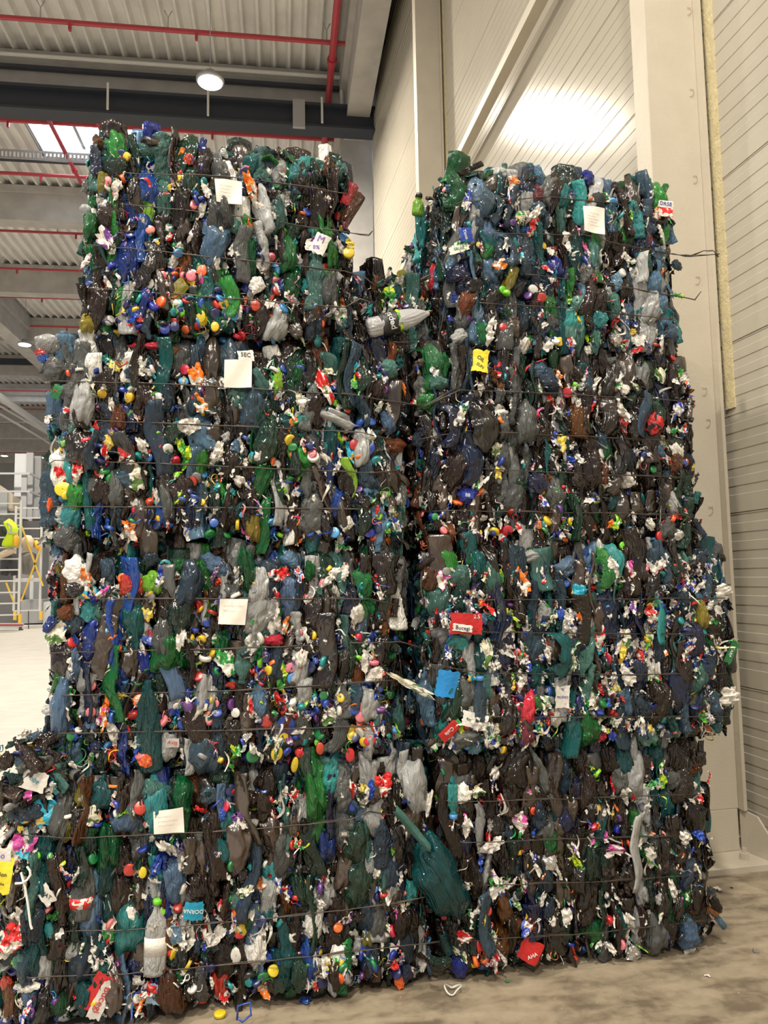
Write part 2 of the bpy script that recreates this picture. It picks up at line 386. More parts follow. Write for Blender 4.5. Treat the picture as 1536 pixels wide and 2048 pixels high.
# thinner dark rails
for lab, y, z, w in (('thin dark rail in front of the nearest concrete beam', 15.2, 12.05, .07), ('thin dark rail crossing below the skylight', 19.0, 12.2, .07),
                     ('distant dark crane beam far down the hall', 35.5, 11.6, .3)):
    tag(MB().box(-30, 1.9 if w < .2 else -10.9, y, y+.1, z, z+w, bw).build('steel_rail', M_DARK), lab, 'rail')
# perforated cable tray
ct = MB()
x = -9.0
ct.box(-12, -1.5, 17.9, 17.93, 11.62, 11.66, bw).box(-12, -1.5, 17.9, 17.93, 11.80, 11.84, bw)
while x < -1.5:
    ct.box(x, x+.045, 17.9, 17.93, 11.66, 11.80, bw); x += .09
tag(ct.build('cable_tray', M_GALV), 'perforated metal cable tray crossing below the skylight', 'cable tray')
tag(MB().tube([bw(-12, 15.15, 12.28), bw(1.35, 15.15, 12.28)], .04, 8).build('conduit_pipe', M_PVC), 'white conduit along the top of the nearest concrete beam', 'pipe')
dp = MB().tube([bw(1.30, 15.1, 12.2), bw(1.30, 15.1, 11.62), bw(1.15, 15.1, 11.6), bw(1.15, 15.1, 11.45)], .04, 8)
tag(dp.build('drain_pipe', M_PVC), 'short white drain pipe elbow in the corner by the girder', 'pipe')

# red sprinkler pipes: long runs across the hall with hangers
def hanger(x, y, z):
    mb = MB().tube([bw(x, y, z), bw(x, y, z+.22)], .012, 5).tube([bw(x-.07, y, z+.36), bw(x, y, z+.22), bw(x+.07, y, z+.36)], .012, 5)
    return mb
REDY = [(13.75, 1.3, 'nearest the camera'), (17.0, 1.5, 'behind the crane beam'), (19.3, 1.5, 'just beyond the skylight'), (22.6, 1.5, ''), (25.4, 1.5, ''), (28.0, 1.5, ''), (31.2, -9.2, ''),
        (36.5, 1.5, ''), (42.0, 1.5, ''), (46.5, 1.5, ''), (50, 1.5, ''), (56, 1.5, ''), (62, 1.5, '')]
for i, (y, xe, d) in enumerate(REDY):
    p = thing('sprinkler_pipe', ('red sprinkler pipe across the hall roof, the run '+d) if d else 'red sprinkler pipe far down the hall roof', 'pipe', bw(-3, y, 12.0), None if d else 'far red sprinkler pipes')
    x0 = -30 if i != 6 else -10.1
    if i == 6: xe = 1.5
    keep(MB().tube([bw(x0, y, 12.0), bw(xe, y, 12.0)], .045 if i < 3 else .04, 8).build('pipe', M_RED), p)
    if i < 8:
        for hx in [v for v in (-9.2, -6.6, -4.4, -2.1, .9) if v > x0 and v < xe]:
            keep(hanger(hx, y, 12.03).build('hanger', M_GALV), p)
            keep(MB().box(hx+.5, hx+.55, y-.03, y+.03, 11.84, 11.97, bw).build('sprinkler_head', M_RED), p)
for x, y0, y1, lab in ((1.02, 9, 17.2, 'red riser main running along the hall beside the girder'), (-5.1, 16.2, 19.3, 'red branch pipe crossing the left of the skylight'), (-4.05, 16.6, 18.6, 'red branch pipe crossing the middle of the skylight')):
    p = tag(MB().tube([bw(x, y0, 11.85), bw(x, y1, 11.85)], .07 if x > 0 else .05, 8).tube([bw(x, (y0+y1)/2+.9, 11.85), bw(x, (y0+y1)/2+1.02, 11.85)], .10 if x > 0 else .075, 8).build('main_pipe', M_RED), lab, 'pipe')

# cream steel columns in front of the panel wall
def steel_column(yf, label):
    t = thing('steel_column', label, 'column', (2.65, yf+.1, 0)); t['kind'] = 'structure'
    keep(MB().box(2.46, 2.795, yf, yf+.16, .26, 12.2).build('shaft', M_COLPAINT, bevel=.004), t)
    keep(MB().box(2.795, 2.815, yf-.05, yf+.2, .26, 12.2).build('flange', M_COLPAINT), t)
    keep(MB().box(2.84, 2.855, yf-.11, yf-.03, 2.55, 12.2).build('foam_seal', M_CAULK), t)
    mb = MB().box(2.44, 2.79, yf, yf+.2, .03, .26)
    keep(mb.build('base_block', M_COLPAINT, bevel=.004), t)
    mb = MB().box(2.40, 2.845, yf-.22, yf+.3, 0, .03)
    keep(mb.build('base_plate', M_COLPAINT), t)
    # gusset
    V = [(2.80, yf, .26), (2.80, yf, .02), (2.845, yf-.22, .02), (2.845, yf-.22, .12), (2.835, yf-.10, .24)]
    V2 = [(a+.012, b, c) for a, b, c in V]
    keep(MB().add(V+V2, [(0, 1, 2, 3, 4), (9, 8, 7, 6, 5)]+[(i, 5+i, 5+(i+1) % 5, (i+1) % 5) for i in range(5)]).build('gusset', M_COLPAINT), t)
    for bx_, by_ in ((2.46, -.10), (2.70, -.12)):
        keep(MB().lathe([(.026, .03), (.026, .065), (.012, .066), (.012, .09)], (bx_+.03, yf+by_, 0), 6).build('anchor_nut', M_COLPAINT), t)
    return t
c1 = steel_column(3.92, 'big cream painted steel column right of the right stack')
# chipped hook-shaped marks down the column
for (x, y) in ((1383, 22), (1388, 185), (1395, 358), (1400, 560), (1414, 782), (1421, 845), (1426, 1020), (1488, 1505)):
    c = on_y(x, y, 3.915)
    mb = MB().tube([c+np.array([-.028, 0, .018]), c+np.array([-.003, 0, .02]), c+np.array([0, 0, .0]), c+np.array([-.012, 0, -.025]), c+np.array([-.03, 0, -.028])], .0016, 4)
    keep(mb.build('weld_mark', mat('old_weld', (.40, .35, .28), .7) if 'old_weld' not in MATS else MATS['old_weld']), c1)
steel_column(9.55, 'cream painted steel column further along the panel wall, between the stacks')
# diagonal brace
a = on_x(1078, 0, 2.70); b = on_x(797, 560, 2.70)
d = (b-a); a2 = a-d*.25; b2 = b+d*.05
tag(MB().bar(a2, b2, .11, .11, up=(1, 0, 0)).build('diagonal_brace', M_COLPAINT, bevel=.004), 'cream diagonal steel brace against the panel wall', 'brace')
struct(MB().box(2.835, 2.85, -4, 14.9, 0, .08).build('baseboard_right', M_COLPAINT), 'flat metal sill at the foot of the panel wall', 'baseboard')

# ------------------------------------------------------------------ lamps
def lamp(x, y, z, label, group=None):
    t = thing('high_bay_lamp', label, 'lamp', (x, y, z), group)
    MB().lathe([(.23, 0), (.25, .02), (.25, .06), (.12, .10), (.10, .20), (.02, .22)], n=24).build('housing', M_GALV, t, True)
    MB().lathe([(.02, -.012), (.21, -.010), (.215, .0)], n=24).build('diffuser', M_LAMP, t)
    MB().tube([(0, 0, .2), (0, 0, 12.66-z)], .008, 5).build('hanging_rod', M_GALV, t)
    ld = bpy.data.lights.new('lamp_light', 'AREA'); ld.shape = 'DISK'; ld.size = .42; ld.energy = LAMP_W; ld.color = LAMP_COL
    lo = bpy.data.objects.new('lamp_light', ld); COL.objects.link(lo); lo.parent = t; lo.location = (0, 0, -.03)
    return t
lamp(-.45, 13.06, 10.5, 'glaring round high bay lamp hanging above the left stack')
lamp(-7.74, 29.4, 10.5, 'round ceiling lamp glowing beside the second bale of the left stack')
lamp(-15.8, 55.7, 10.5, 'far ceiling lamp at the left edge of the view', 'far lamps')
lamp(-13.4, 56.2, 10.5, 'small far ceiling lamp beside the grey platform post', 'far lamps')
for (x, y) in ((-.2, -1.2), (-5.5, 1.5), (-8.0, 13.2), (-7.5, -6), (-1, -7.5), (-16, 13), (-.7, 26), (-15, 29), (-20, 2)):
    lamp(x, y, 10.5, 'round high bay lamp hanging from the hall roof outside the view', 'high bay lamps outside the view')

# ================================================================== CRUSHED PLASTIC LIBRARY (numpy, each item centred at 0, length along Z, facing -Y)
def noise3(P, freq, rs, octv=2, crease=False):
    out = np.zeros(len(P)); amp = 1.0
    for o in range(octv):
        for _ in range(4):
            k = rs.normal(size=3)*freq; s = np.sin(P@k + rs.uniform(0, 6.28))
            out += amp*((1-2*np.abs(s)) if crease else s)/4
        freq *= 2.1; amp *= .5
    return out
def grid_faces(nu, nv, wrap=True):
    u, v = np.meshgrid(np.arange(nu-1), np.arange(nv if wrap else nv-1), indexing='ij')
    v2 = (v+1) % nv
    return np.stack([u*nv+v, u*nv+v2, (u+1)*nv+v2, (u+1)*nv+v], -1).reshape(-1, 4)
def bottle_geo(rs, Ln=.24, Wd=.085, T=.03, nu=26, nv=18, crumple=1.0, neck=True):
    """flattened bottle: base, ribbed body, shoulder, neck; folded, twisted and creased"""
    u = np.linspace(0, 1, nu); a = np.linspace(0, 2*pi, nv, endpoint=False)
    prof = np.ones(nu)
    prof[u < .04] = .80
    if neck:
        m = u > .68; prof[m] = 1-.76*((u[m]-.68)/.24).clip(0, 1)**1.3
        prof[u > .92] = .26; prof[(u > .94) & (u < .97)] = .32
    else:
        prof[u > .97] = .8
    prof *= 1+.035*np.sin(u*rs.uniform(30, 70))
    sx = np.sign(np.cos(a))*np.abs(np.cos(a))**.7; sy = np.sign(np.sin(a))*np.abs(np.sin(a))**.8
    U, A = np.meshgrid(u, np.arange(nv), indexing='ij')
    th = np.where(u > .9, .024/ T if neck else 1, 1)
    X = Wd/2*prof[:, None]*sx[None]; Y = T/2*(.55+.45*prof[:, None])*sy[None]
    if neck: Y = np.where(u[:, None] > .9, np.minimum(.013, .013)*np.sin(a)[None], Y)
    Z = (U-.5)*Ln
    P = np.stack([X, Y, Z], -1).reshape(-1, 3)
    # lengthwise folds and cross creases
    fold = 1.2*noise3(P*np.array([1, 0, .2]), 75, rs, 2, True); cr = noise3(P, 45, rs, 2, True)
    body = np.repeat(np.where(u < .9, 1, .15), nv)
    P[:, 1] += body*crumple*(.010*fold+.006*cr); P[:, 0] += body*crumple*.006*noise3(P, 40, rs, 2)
    # pinch
    for _ in range(2):
        zc = rs.uniform(-.35, .3)*Ln; w = rs.uniform(.015, .03); k = 1-rs.uniform(.05, .3)*crumple*np.exp(-((P[:, 2]-zc)/w)**2)
        P[:, 0] *= k; P[:, 1] *= k
    # twist and bend
    t = P[:, 2]/Ln; ang = rs.uniform(-.6, .6)*t*crumple; c, s = np.cos(ang), np.sin(ang)
    X, Y = P[:, 0]*c-P[:, 1]*s, P[:, 0]*s+P[:, 1]*c
    P[:, 0] = X+rs.uniform(-.012, .012)*np.sin(t*3+rs.uniform(0, 3))*crumple; P[:, 1] = Y+rs.uniform(-.012, .012)*np.sin(t*4+rs.uniform(0, 3))*crumple
    Fq = grid_faces(nu, nv)
    c0, c1 = len(P), len(P)+1
    P = np.vstack([P, P[:nv].mean(0), P[-nv:].mean(0)])
    tri = [(c0, (k+1) % nv, k, c0) for k in range(nv)]+[(c1, (nu-1)*nv+k, (nu-1)*nv+(k+1) % nv, c1) for k in range(nv)]
    return P, np.vstack([Fq, np.array(tri)])
def fold_geo(rs, Ln=.16, Wd=.06, nu=16, nv=12, depth=.022, crumple=.5):
    """a folded panel of bottle wall: smooth bent shell seen at the edge of the bale"""
    u = np.linspace(-.5, .5, nu); v = np.linspace(-1, 1, nv)
    U, V = np.meshgrid(u, v, indexing='ij')
    X = Wd/2*V*(1-.25*rs.rand()*np.abs(U*2)**2); Y = depth*(np.abs(V)**1.6)+.008*np.sin(U*6+rs.rand()*6); Z = Ln*U
    P = np.stack([X, Y, Z], -1).reshape(-1, 3)
    P[:, 1] += crumple*.010*noise3(P*np.array([1, 0, .3]), 70, rs, 2, True); P[:, 0] += .005*noise3(P, 30, rs, 1)
    P[:, 2] += .008*noise3(P*np.array([1, 0, 0]), 50, rs, 1)
    # back side: a closed shell 5 mm thick
    B = P.copy(); B[:, 1] += .006
    Fq = grid_faces(nu, nv, False); n = len(P)
    Fb = Fq[:, ::-1]+n
    side = []
    for i in range(nu-1):
        side += [(i*nv, (i+1)*nv, n+(i+1)*nv, n+i*nv), ((i+1)*nv+nv-1, i*nv+nv-1, n+i*nv+nv-1, n+(i+1)*nv+nv-1)]
    for j in range(nv-1):
        side += [(j+1, j, n+j, n+j+1), ((nu-1)*nv+j, (nu-1)*nv+j+1, n+(nu-1)*nv+j+1, n+(nu-1)*nv+j)]
    return np.vstack([P, B]), np.vstack([Fq, Fb, np.array(side)])
def film_geo(rs, Ln=.135, Wd=.09, nu=22, nv=18):
    """crushed thin bottle wall: pillowy, full of sharp creases, rim tucked back"""
    u = np.linspace(-1, 1, nu); v = np.linspace(-1, 1, nv); U, V = np.meshgrid(u, v, indexing='ij')
    q = (np.abs(U)**2.6+np.abs(V)**2.6).clip(0, 2)
    e = 1+.10*np.sin(3*np.arctan2(V, U)+rs.rand()*6)+.06*np.sin(7*np.arctan2(V, U)+rs.rand()*6)
    ins = np.where(q > 1, q**(-1/2.6), 1)
    P = np.stack([Wd/2*V*e*ins, .035*q**1.2-.012, Ln/2*U*e*ins], -1).reshape(-1, 3)
    P[:, 1] += .012*noise3(P*np.array([1, 0, .35]), 48, rs, 3, True)+.003*noise3(P, 90, rs, 1, True)
    P[:, 0] += .004*noise3(P, 60, rs, 1); P[:, 2] += .004*noise3(P, 60, rs, 1)
    Q = P.copy(); Q[:, 1] += .0015; Fq = grid_faces(nu, nv, False)
    return np.vstack([P, Q]), np.vstack([Fq, Fq[:, ::-1]+len(P)])
def scrap_geo(rs, Ln=.07, Wd=.045, nu=12, nv=10, amp=.012):
    """torn crumpled piece of label or film"""
    u = np.linspace(-1, 1, nu); v = np.linspace(-1, 1, nv); U, V = np.meshgrid(u, v, indexing='ij')
    an = np.arctan2(V, U); q = (np.abs(U)**2.4+np.abs(V)**2.4); ins = np.where(q > .6, (q/.6)**(-.6/2.4), 1)
    e = (1+.16*np.sin(2*an+rs.rand()*6)+.13*np.sin(3*an+rs.rand()*6)+.09*np.sin(7*an+rs.rand()*6)+.08*rs.normal(size=U.shape)*(np.maximum(np.abs(U), np.abs(V)) > .98))*ins
    P = np.stack([Wd/2*V*e, 0*U, Ln/2*U*e], -1).reshape(-1, 3)
    P[:, 1] += 1.2*amp*noise3(P, 62, rs, 2, True)+amp*.9*noise3(P, 30, rs, 1)
    P[:, 0] *= .75+.25*np.cos(P[:, 2]*rs.uniform(20, 60))
    Q = P.copy(); Q[:, 1] += .0008
    Fq = grid_faces(nu, nv, False); n = len(P)
    return np.vstack([P, Q]), np.vstack([Fq, Fq[:, ::-1]+n])
def cap_geo(rs, r=.0155, h=.014, n=20):
    ka = np.linspace(0, 2*pi, n, endpoint=False); rr = [(.001, 0), (r*.86, 0), (r*.98, .0015), (r, .004), (r, h), (r*.90, h), (r*.86, .004), (.001, .0035)]
    kn = 1+.02*(np.arange(n) % 2)
    P = []
    for i, (q, z) in enumerate(rr):
        k = kn if i in (3, 4) else np.ones(n)
        P.append(np.stack([q*k*np.cos(ka), np.full(n, z), q*k*np.sin(ka)], -1))
    P = np.concatenate(P)
    P[:, 0] *= rs.uniform(.8, 1.05); P += .0009*noise3(P, 120, rs, 1)[:, None]
    P[:, 1] -= h/2
    return P, grid_faces(len(rr), n)
def ring_geo(rs, r=.017, t=.0016, n=26, m=5):
    a = np.linspace(0, 2*pi, n, endpoint=False)
    wob = 1+.22*np.sin(2*a+rs.rand()*6)+.10*np.sin(3*a+rs.rand()*6)
    c = np.stack([r*wob*np.cos(a), .006*np.sin(2*a+rs.rand()*6), r*wob*np.sin(a)], -1)
    d = np.roll(c, -1, 0)-np.roll(c, 1, 0); d /= np.linalg.norm(d, axis=1)[:, None]
    nrm = c/np.linalg.norm(c, axis=1)[:, None]; bi = np.cross(d, nrm)
    P = np.concatenate([[c[i]+t*(cos(q)*nrm[i]+sin(q)*bi[i]*1.8) for q in np.linspace(0, 2*pi, m, endpoint=False)] for i in range(n)])
    Fq = []
    for i in range(n):
        for k in range(m):
            Fq.append((i*m+k, i*m+(k+1) % m, ((i+1) % n)*m+(k+1) % m, ((i+1) % n)*m+k))
    return P, np.array(Fq)
def strip_geo(rs, Ln=.14, Wd=.014):
    nu, nv = 20, 3; u = np.linspace(-.5, .5, nu); v = np.linspace(-1, 1, nv); U, V = np.meshgrid(u, v, indexing='ij')
    tw = rs.uniform(-3, 3)*U; w = Wd/2*(1-.5*np.abs(U*2)**2)
    P = np.stack([w*V*np.cos(tw)+.02*np.sin(U*5+rs.rand()*6), w*V*np.sin(tw)+.01*np.sin(U*7+rs.rand()*6), Ln*U], -1).reshape(-1, 3)
    Q = P.copy(); Q[:, 1] += .0012; Fq = grid_faces(nu, nv, False)
    return np.vstack([P, Q]), np.vstack([Fq, Fq[:, ::-1]+len(P)])
def clump_geo(rs, r=.035):
    nu, nv = 14, 18; th = np.linspace(.12, pi-.12, nu); a = np.linspace(0, 2*pi, nv, endpoint=False)
    T, A = np.meshgrid(th, a, indexing='ij')
    P = np.stack([np.sin(T)*np.cos(A), np.sin(T)*np.sin(A)*.5, np.cos(T)], -1).reshape(-1, 3)
    k = 1+.30*noise3(P, 2.6, rs, 2, True)+.12*noise3(P, 6, rs, 1, True); P = P*k[:, None]*r
    c0 = len(P); F1 = grid_faces(nu, nv)
    P = np.vstack([P, P[:nv].mean(0), P[-nv:].mean(0)])
    tri = [(c0, k, (k+1) % nv, c0) for k in range(nv)]+[(c0+1, (nu-1)*nv+(k+1) % nv, (nu-1)*nv+k, c0+1) for k in range(nv)]
    return P, np.vstack([F1, np.array(tri)])

LIB = {}
rs = np.random.RandomState(5)
LIB['bottle'] = [bottle_geo(rs, T=rs.uniform(.022, .04), Wd=rs.uniform(.07, .10), crumple=rs.uniform(.8, 1.3), neck=(i % 3 != 2)) for i in range(12)]
LIB['fold'] = [fold_geo(rs, Ln=rs.uniform(.12, .2), Wd=rs.uniform(.05, .09), depth=rs.uniform(.012, .030), crumple=rs.uniform(.2, 1.0)) for i in range(10)]
LIB['film'] = [film_geo(rs) for i in range(12)]
LIB['scrap'] = [scrap_geo(rs, Ln=rs.uniform(.05, .09), Wd=rs.uniform(.025, .05), amp=rs.uniform(.007, .015)) for i in range(12)]
LIB['cap'] = [cap_geo(rs, r=rs.uniform(.0135, .018), h=rs.uniform(.010, .016)) for i in range(6)]
LIB['ring'] = [ring_geo(rs, r=rs.uniform(.013, .021)) for i in range(6)]
LIB['strip'] = [strip_geo(rs, Ln=rs.uniform(.07, .15), Wd=rs.uniform(.006, .016)) for i in range(8)]
LIB['clump'] = [clump_geo(rs, r=rs.uniform(.022, .036)) for i in range(8)]
SMOOTH = {'bottle', 'fold', 'cap', 'ring', 'film'}
_mc = {}
def np_mesh(name, V, Fq, smooth):
    me = bpy.data.meshes.new(name); n = len(V); me.vertices.add(n); me.vertices.foreach_set('co', np.ascontiguousarray(V, dtype=np.float32).ravel())
    tri = (Fq[:, 3] == Fq[:, 0]); cnt = np.where(tri, 3, 4)
    idx = np.concatenate([f[:3] if t else f for f, t in zip(Fq, tri)]) if tri.any() else Fq.ravel()
    me.loops.add(int(cnt.sum())); me.loops.foreach_set('vertex_index', idx.astype(np.int32))
    st = np.concatenate([[0], np.cumsum(cnt)[:-1]]).astype(np.int32)
    me.polygons.add(len(cnt)); me.polygons.foreach_set('loop_start', st)
    me.polygons.foreach_set('use_smooth', np.full(len(cnt), smooth))
    return me
def lib_mesh(kind, i):
    if (kind, i) not in _mc:
        V, Fq = LIB[kind][i]; me = np_mesh(kind, V, Fq, kind in SMOOTH)
        me.materials.append(BOT['grey']); me.update(calc_edges=True); me.validate(); _mc[(kind, i)] = me
    return _mc[(kind, i)]
PARTNAME = {'film': 'crushed_bottle', 'bottle': 'crushed_bottle', 'fold': 'crushed_bottle', 'scrap': 'torn_label', 'strip': 'torn_label', 'cap': 'bottle_cap', 'ring': 'cap_ring', 'clump': 'crumpled_wrapper'}

def inst(kind, i, M, m, parent, name=None, label=None):
    o = bpy.data.objects.new(name or PARTNAME[kind], lib_mesh(kind, i)); COL.objects.link(o)
    o.material_slots[0].link = 'OBJECT'; o.material_slots[0].material = m
    o.parent = parent; o.matrix_parent_inverse = Matrix.Translation(-parent.location); o.matrix_basis = M
    if label: o['label'] = label
    return o
def merge(items, name, parent):
    """all leftover pieces of one kind as one mesh with several material slots"""
    Vs, Is, ms, cnts, sm = [], [], [], [], []; off = 0; slots = []; 
    for kind, i, M, m in items:
        V, Fq = LIB[kind][i]; A = np.array(M)
        Vs.append(V@A[:3, :3].T+A[:3, 3]); Is.append(Fq+off); off += len(V)
        if m not in slots: slots.append(m)
        ms.append(np.full(len(Fq), slots.index(m))); sm.append(np.full(len(Fq), kind in SMOOTH))
    if not Vs: return
    me = np_mesh(name, np.concatenate(Vs), np.concatenate(Is), False)
    for m in slots: me.materials.append(m)
    me.polygons.foreach_set('material_index', np.concatenate(ms).astype(np.int32)); me.polygons.foreach_set('use_smooth', np.concatenate(sm))
    me.update(calc_edges=True)
    o = bpy.data.objects.new(name, me); COL.objects.link(o); o.parent = parent; o.matrix_parent_inverse = Matrix.Translation(-parent.location)
    o['kind'] = 'stuff'; return o

def rot(tilt, yaw, lean=0.0):
    """tilt in the face plane, yaw about the item's own length, lean out of the face"""
    return Matrix.Rotation(tilt, 4, 'Y') @ Matrix.Rotation(lean, 4, 'X') @ Matrix.Rotation(yaw, 4, 'Z')
FACE = {'front': lambda x, z, d, B: Matrix.Translation((x, B['yf']+d, z)),
        'left': lambda y, z, d, B: Matrix.Translation((B['x0']+d, y, z)) @ Matrix.Rotation(-pi/2, 4, 'Z'),
        'right': lambda y, z, d, B: Matrix.Translation((B['x1']-d, y, z)) @ Matrix.Rotation(pi/2, 4, 'Z'),
        'top': lambda x, y, d, B: Matrix.Translation((x, y, B['z1']-d)) @ Matrix.Rotation(-pi/2, 4, 'X')}

PAL = {  # weights of bottle plastics
 'mix': dict(brown=16, darkbrown=12, khaki=9, amber=3, teal=5, aqua=4, sea=5, green=4, bright=1.8, darkgreen=8, bluegrey=9, paleblue=4, blue=2, navy=5, grey=9, clear=9, red=.6, yellowish=.8, lime=.5, white=2.5),
 'dark': dict(brown=24, darkbrown=26, khaki=12, amber=4, teal=5, darkgreen=9, navy=7, bluegrey=6, grey=7, clear=4, green=3),
 'blue': dict(bluegrey=20, paleblue=8, teal=8, aqua=7, sea=9, brown=16, darkbrown=12, khaki=5, grey=8, clear=9, darkgreen=6, green=5, blue=1.5, navy=6, bright=2, maroon=1, white=2),
}
CAPW = dict(blue=15, navy=13, red=11, green=8, white=8, yellow=6, orange=6, pink=5, sky=5, teal=7, lime=4, black=5, purple=2, grey=4)
LABW = dict(white=48, redwhite=7, bluewhite=7, greenwhite=7, black=3, multi=7, orangewhite=3, yellowgreen=3, yellow=2, cyan=1.5, pink=1.5, purple=2, silver=6, cream=5, redblack=3, blue=3)
def pick(w): return R.choices(list(w), list(w.values()))[0]

def rrand(a, b): return R.uniform(a, b)
def smooth(t): t = max(0, min(1, t)); return t*t*(3-2*t)

def bale(name_label, x0, x1, z0, z1, yf=3.0, depth=.90, pal='mix', capf=None, nlab=230, wires=(), seed=1, lumps=(), sides=('left', 'right'), dens=1.0, group=None, wz=None):
    R.seed(seed)
    ctr = ((x0+x1)/2, yf+depth/2, z0)
    t = thing('plastic_bale', name_label, 'bale', ctr, group)
    B = dict(x0=x0, x1=x1, z0=z0, z1=z1, yf=yf)
    ph = [R.uniform(0, 6.28) for _ in range(8)]
    wzs = [float(np.mean([on_y(px, py, yf)[2] for px, py in w])) for w in wires]
    def bulge(x, z):
        b = .016*sin(x*9+ph[0])*sin(z*8+ph[1])+.010*sin(x*23+ph[2]+z*5)+.008*sin(z*29+ph[3])
        e = min(x-x0, x1-x, z-z0, z1-z)
        for wz_ in wzs: b += .020*math.exp(-((z-wz_)/.018)**2)
        return b + .095*(1-smooth(e/.075))     # positive = pushed back into the bale, edges rounded
    cl = lambda x, z: sin(x*14+ph[4]+2*sin(z*6+ph[5]))*.5+.5*sin(z*11+ph[6]+1.5*sin(x*8+ph[7]))
    # lumpy packed core, its near-black colour paints in the crevice shade
    nx, nz = 26, 20; mb = MB()
    yi = yf+.075
    V = []
    for j in range(nz+1):
        for i in range(nx+1):
            x = x0+.03+(x1-x0-.06)*i/nx; z = z0+.004+(z1-z0-.02)*j/nz
            V.append((x, yi+bulge(x, z)*.8+R.uniform(-.012, .012), z))
    mb.add(V, [(j*(nx+1)+i, j*(nx+1)+i+1, (j+1)*(nx+1)+i+1, (j+1)*(nx+1)+i) for j in range(nz) for i in range(nx)])
    mb.box(x0+.03, x1-.03, yi+.03, yf+depth, z0+.004, z1-.016)
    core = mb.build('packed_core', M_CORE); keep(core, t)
    items = {'crushed_bottle': [], 'bottle_cap': [], 'torn_label': [], 'cap_ring': [], 'crumpled_wrapper': []}
    def put(kind, face, a, b, d, m, s=1.0, tilt=0, yaw=0, lean=0, sx=1.0, prio=0.0):
        i = R.randrange(len(LIB[kind]))
        M = FACE[face](a, b, d, B) @ rot(tilt, yaw, lean) @ Matrix.Diagonal((s*sx, s, s, 1))
        items[PARTNAME[kind]].append((prio+s, (kind, i, M, m)))
    P = PAL[pal]
    # vertical columns of folded bottles
    for layer in (0, 1):
        x = x0+.02+(.03 if layer else 0)
        while x < x1-.015:
            cw = R.uniform(.045, .075); z = z0+.02+R.uniform(-.02, .10)
            colour = pick(P)
            while z < z1-.03:
                ln = R.uniform(.13, .25)
                if R.random() < .55: colour = pick(P)
                zz = min(z+ln/2, z1-.05); xx = x+cw/2+R.uniform(-.008, .008)
                flat = R.random()
                if R.random() < .42:
                    put('film', 'front', xx, zz, bulge(xx, zz)+(.02 if layer else -.002)+R.uniform(-.012, .014), BOT[colour], ln/.135*R.uniform(.7, 1.0), R.gauss(0, .16), R.gauss(0, .45), R.gauss(0, .12), R.uniform(.55, .95), 1-layer)
                elif R.random() < .55:
                    put('fold', 'front', xx, zz, bulge(xx, zz)+(.028 if layer else .004)+R.uniform(-.012, .016), BOT[colour], ln/.16, R.gauss(0, .10), R.gauss(0, .45) if flat < .6 else R.choice((-1, 1))*R.uniform(.9, 1.6), R.gauss(0, .08), R.uniform(.7, 1.15), 1-layer)
                else:
                    put('bottle', 'front', xx, zz, bulge(xx, zz)+(.04 if layer else .018)+R.uniform(-.012, .016), BOT[colour], ln/.24*1.1, R.gauss(0, .13)+(pi if R.random() < .5 else 0), R.gauss(0, .5) if flat < .5 else R.choice((-1, 1))*R.uniform(.8, 1.6), R.gauss(0, .08), R.uniform(.75, 1.2), 1-layer)
                z += ln*R.uniform(.6, .85)
            x += cw*.92
    A = (x1-x0)*(z1-z0)
    # crumpled wrappers and larger loose pieces on top of the columns
    for _ in range(int(34*A*dens)):
        x, z = R.uniform(x0+.02, x1-.02), R.uniform(z0+.04, z1-.03)
        put('clump', 'front', x, z, bulge(x, z)-.002+R.uniform(-.01, .01), (BOT[pick(P)] if R.random() < .72 else LAB[pick(LABW)]), R.uniform(.7, 1.7), R.uniform(-.5, .5), R.uniform(-1, 1), 0, R.uniform(.6, 1.1), .5)
    # torn labels
    for _ in range(int(2.5*nlab*A*dens)):
        x, z = R.uniform(x0, x1), R.uniform(z0+.02, z1-.01)
        if cl(z*1.3, x*1.1) < -.1 and R.random() < .65: continue
        s = R.choice((.25, .3, .38, .45, .55, .7, .9, 1.2)); kind = 'scrap' if R.random() < .78 else 'strip'
        put(kind, 'front', x, z, bulge(x, z)-.004+R.uniform(-.012, .014), LAB[pick(LABW)], s, R.gauss(0, .5), R.gauss(0, .7), R.gauss(0, .4), R.uniform(.6, 1.1))
    # small shards of bottle plastic
    for _ in range(int(260*A*dens)):
        x, z = R.uniform(x0, x1), R.uniform(z0+.01, z1)
        put('scrap', 'front', x, z, bulge(x, z)+R.uniform(-.015, .012), BOT[pick(P)], R.uniform(.3, 1.0), R.gauss(0, .6), R.gauss(0, .9), R.gauss(0, .5), R.uniform(.6, 1.2))
    # caps and their rings, thick where capf says so
    n = 0; tries = 0; target = int(430*A*dens)
    while tries < target*3:
        tries += 1
        x, z = R.uniform(x0+.01, x1-.01), R.uniform(z0+.015, z1-.02)
        fx, fz = (x-x0)/(x1-x0), (z-z0)/(z1-z0)
        dn = (capf(fx, fz) if capf else .25)*(.45+.75*max(0, cl(x, z)))
        if R.random() > dn*.55: continue
        mm = CAP[pick(CAPW)]
        put('cap', 'front', x, z, bulge(x, z)-.004+R.uniform(-.008, .014), mm, R.uniform(.95, 1.4), R.uniform(0, 6.28), R.gauss(0, .7), R.gauss(0, .7))
        if R.random() < .45:
            x2, z2 = x+R.gauss(0, .02), z+R.gauss(0, .02)
            put('ring', 'front', x2, z2, bulge(x2, z2)-.006+R.uniform(-.006, .010), mm if R.random() < .5 else CAP[pick(CAPW)], R.uniform(.8, 1.3), R.uniform(0, 6.28), R.gauss(0, .8), R.gauss(0, .6), R.uniform(.5, 1))
